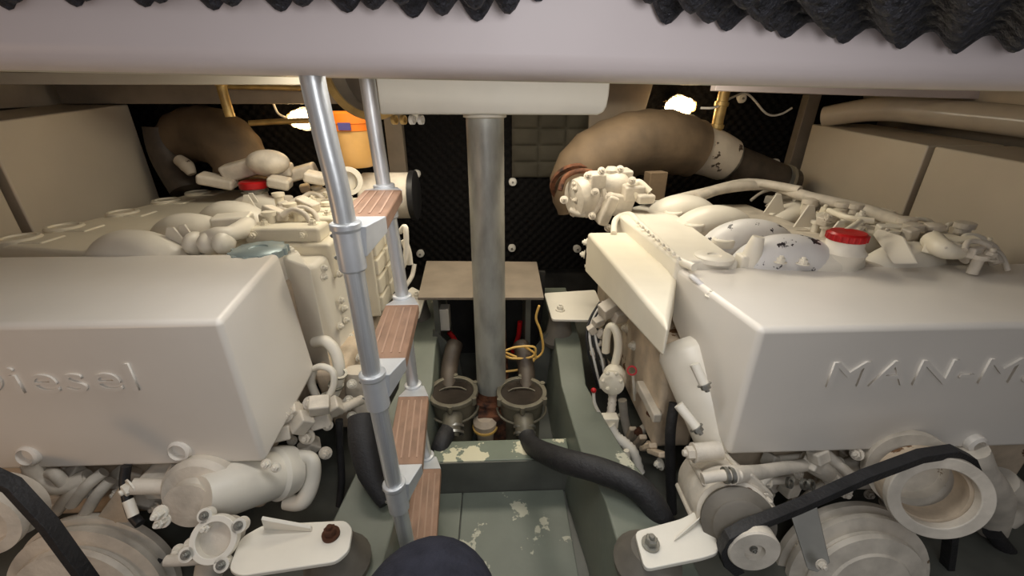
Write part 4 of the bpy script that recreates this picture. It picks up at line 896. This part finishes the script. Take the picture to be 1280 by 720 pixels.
MB().ring(at(456, 536, Y=1.16), (0.1,0.1,1), 0.052, 0.036, 0.014, 32).build('hose_clip', 'steel', SM)
for px, py in ((440, 480), (462, 478), (430, 505), (440, 520), (436, 500)): bolt(SM, at(px, py, Y=1.2), (0.2,-1,0.3), 0.012)
ppipe(L_, [at(408, 520, Y=1.1), at(425, 512, Y=1.12), at(440, 505, Y=1.15), at(452, 500, Y=1.18)], 0.018, 'dusty', 'corrugated_hose', ridge=0.82)
rng = random.Random(9)
for k in range(20):
    q = at(rng.uniform(345, 415), rng.uniform(500, 575), Y=rng.uniform(1.0, 1.15))
    if q.x > -0.42: continue
    if k % 2: bolt(FK, q, (rng.uniform(-.2,.8), -1, .4), rng.uniform(.011, .017), 'dusty')
    else: MB().obox(q, (.06, .05, .045), (rng.uniform(-.5,.5), rng.uniform(-.8,.8), .3)).build('fitting', 'dusty', FK, bevel=0.006)
MB().poly([(-0.62, 1.24, -1.12), (-0.50, 1.24, -1.12), (-0.50, 1.9, -1.12), (-0.62, 1.9, -1.12)], [(-0.66, 1.24, -0.86), (-0.56, 1.24, -0.86), (-0.56, 1.9, -0.86), (-0.66, 1.9, -0.86)]).build('side_casting', 'stained', L_, bevel=0.02)
# starter barrel
s0 = at(352, 590, Y=0.95); s1 = at(262, 618, Y=0.80); LL = (s1-s0).length
SB2 = MB().lathe(s0, s1-s0, [(0.055,-0.03),(0.072,-0.028),(0.078,0),(0.078,0.02),(0.068,0.03),(0.070,LL-0.05),(0.062,LL-0.02),(0.05,LL+0.02)], 48).build('sea_water_pump', 'white', L_)
for px, py in ((333, 580), (345, 584), (268, 606)): bolt(SB2, at(px, py, Y=0.87), (0,-1,0.6), 0.010)
ppipe(L_, [at(345, 572, Y=1.0), at(372, 570, Y=0.98), at(390, 575, Y=0.97), at(390, 600, Y=0.95), at(378, 626, Y=0.92), at(356, 628, Y=0.92)], [0.016, 0.018, 0.02, 0.024, 0.026, 0.02], 'white', 'handle_pipe')
# pump front: flanges
f0 = at(232, 648, Y=0.76)
PU = MB().lathe(f0+Vector((0,0.12,0)), (0.05,-1,0.25), [(0.095,0),(0.10,0.02),(0.10,0.06),(0.088,0.075),(0.06,0.08),(0.055,0.095),(0.06,0.11),(0,0.115)], 48).build('front_pump', 'dusty', L_)
for px, py in ((202, 640), (262, 655), (225, 688), (205, 650), (240, 680)): bolt(PU, at(px, py, Y=0.68), (0.1,-1,0.5), 0.011, 'white', 1.6)
r0_ = at(272, 672, Y=0.66)
RGp = MB().ring(r0_, (0.1,-0.8,0.7), 0.050, 0.036, 0.02, 48).build('outlet_flange', 'white', PU, bevel=0.002)
for k in range(4):
    a = k*PI/2+0.4; _, u, v = MB().frame((0.1,-0.8,0.7)); q = r0_+u*math.cos(a)*0.056+v*math.sin(a)*0.056
    MB().lathe(q, (0.1,-0.8,0.7), [(0.016,0),(0.016,0.02)], 20).build('flange_ear', 'white', RGp)
    bolt(RGp, q+Vector((0.1,-0.8,0.7))*0.02, (0.1,-0.8,0.7), 0.007, 'steel')
MB().lathe(r0_-Vector((0.1,-0.8,0.7))*0.05, (0.1,-0.8,0.7), [(0.036,0),(0.036,0.055),(0,0.055)], 32).build('outlet_bore', 'dusty', RGp)
ppipe(PU, [at(270, 690, Y=0.66), at(262, 710, Y=0.66), at(258, 735, Y=0.66)], 0.030, 'dusty', 'outlet_pipe')
ppipe(PU, [at(208, 701, Y=0.64), at(235, 700, Y=0.64), at(255, 698, Y=0.64)], 0.012, 'dusty', 'pipe_union')
bo = MB().cyl(at(165, 608, Y=0.82), at(210, 608, Y=0.84), 0.020, seg=20).build('pipe_union', 'dusty', L_); bolt(bo, at(165, 608, Y=0.82), (-0.6,-1,0), 0.016, 'white')
MB().obox(at(208, 600, Y=0.88), (0.09, 0.07, 0.08)).build('casting_boss', 'dusty', L_, bevel=0.01)
MB().prism([at(115, 655, Y=0.84), at(155, 600, Y=0.86), at(162, 662, Y=0.84), at(140, 678, Y=0.82)], (0, 0.02, 0)).build('guard_plate', 'stained', L_, bevel=0.004)
for a, b in (((130, 590), (90, 630)), ((112, 595), (70, 640)), ((138, 600), (105, 645)), ((60, 590), (80, 605))):
    ppipe(L_, [at(*a, Y=0.88), at((a[0]+b[0])/2, (a[1]+b[1])/2-4, Y=0.86), at(*b, Y=0.86)], 0.015, 'dusty', 'pipe_union')
ppipe(L_, [at(40, 578, Y=0.87), at(50, 600, Y=0.86), at(75, 608, Y=0.86), at(110, 596, Y=0.88)], 0.022, 'dusty', 'coolant_elbow')
ppipe(L_, [at(158, 582, Y=0.86), at(156, 605, Y=0.84), at(164, 640, Y=0.80), at(175, 655, Y=0.78)], 0.012, 'blackplastic', 'black_hose')
ppipe(L_, [at(160, 625, Y=0.80), at(167, 645, Y=0.78)], 0.012, 'white', 'pipe_union')
FT = MB().box(-1.75, -0.76, 0.97, 1.03, -1.2, -0.75).build('timing_cover', 'stained', L_, bevel=0.02)
rng = random.Random(21)
for k in range(22):
    q = at(rng.uniform(45, 250), rng.uniform(590, 640), Y=rng.uniform(0.86, 0.93))
    if k % 2: bolt(FT, q, (rng.uniform(-.5,.5), -1, .3), rng.uniform(.010, .018), 'dusty')
    else: MB().obox(q, (rng.uniform(.03,.08), .05, rng.uniform(.02,.06)), (rng.uniform(-.5,.5), rng.uniform(-.8,.8), .3)).build('casting_boss', 'dusty', FT, bevel=0.006)
# pulleys left
cc = at(95, 765, Y=0.72)
MB().lathe(cc+Vector((0,0.09,0)), (0.03,-1,0.22), [(0.215,0),(0.215,0.02),(0.195,0.024),(0.195,0.034),(0.205,0.038),(0.205,0.055),(0.165,0.06),(0.160,0.066),(0.170,0.075),(0.165,0.088),(0.06,0.092),(0,0.10)], 72).build('crank_pulley', 'dusty', L_)
cc2 = at(-22, 655, Y=0.72)
MB().lathe(cc2+Vector((0,0.06,0)), (0.12,-1,0.15), [(0.088,0),(0.088,0.02),(0.074,0.026),(0.074,0.05),(0.086,0.056),(0.086,0.075),(0.060,0.078),(0.055,0.06),(0,0.06)], 64).build('ring_pulley', 'dusty', L_)
belt(L_, [at(-20, 590, Y=0.68), at(15, 606, Y=0.68), at(60, 655, Y=0.66), at(118, 735, Y=0.64)], 0.03, 0.020)
belt(L_, [at(70, 655, Y=0.84), at(105, 660, Y=0.84), at(160, 680, Y=0.82), at(200, 705, Y=0.80)], 0.03, 0.016)
# left mounts
PFL = mount(L_, [(285, 712), (300, 672), (330, 655), (432, 650), (441, 660), (436, 688), (420, 702), (300, 720)], -0.925, 'rust', (414, 669), ub=0.04)
MB().prism([at(330, 662, Z=-.925), at(390, 665, Z=-.925), at(388, 661, Z=-.915), at(326, 650, Z=-.88)], (0, 0.008, 0.004)).build('foot_web', 'white', PFL, bevel=0.002)
mount(L_, [(500, 372), (515, 358), (533, 368), (524, 396), (508, 398)], -0.84, 'white', (521, 372))
ppipe(L_, [at(518, 330, Y=1.8), at(515, 345, Y=1.78), at(507, 358, Y=1.75)], 0.010, 'white', 'drain_pipe')
ppipe(L_, [at(505, 300, Y=1.8), at(510, 315, Y=1.8), at(512, 330, Y=1.8)], 0.016, 'white', 'drain_pipe')
ppipe(L_, [at(500, 340, Y=1.75), at(507, 322, Y=1.76), at(507, 285, Y=1.78), at(500, 290, Y=1.8)], 0.012, 'white', 'drain_pipe')

# ================================================================== WEARER'S KNEE
def person():
    k = at(538, 775, Z=-0.89)
    pts = [(k.x-0.07, -0.10, -0.72), (k.x-0.05, 0.08, -0.75), (k.x-0.02, 0.26, -0.83), (k.x, k.y-0.02, -0.865), (k.x+0.005, k.y+0.01, -0.92), (k.x+0.0, k.y-0.04, -1.02), (k.x-0.01, k.y-0.08, -1.12), (k.x-0.012, k.y-0.10, -1.20)]
    rr = [0.125, 0.13, 0.135, 0.135, 0.115, 0.085, 0.072, 0.065]
    t = tag(MB().tube(pts, rr, 32, 8).build('person', 'navy', angle=80), "person's bent knee in dark navy trousers at the bottom edge", 'person')
    WL[t.name] = WL[t.name]
    s = MB(); x = k.x-0.012; y = k.y-0.10
    s.poly([(x-0.04, y-0.09, -1.267), (x+0.04, y-0.09, -1.267), (x+0.048, y+0.12, -1.267), (x+0.0, y+0.19, -1.267), (x-0.048, y+0.12, -1.267)],
           [(x-0.035, y-0.08, -1.18), (x+0.035, y-0.08, -1.18), (x+0.04, y+0.10, -1.215), (x+0.0, y+0.17, -1.23), (x-0.04, y+0.10, -1.215)])
    s.build('shoe', 'shoe', t, bevel=0.015, seg=3)
person()
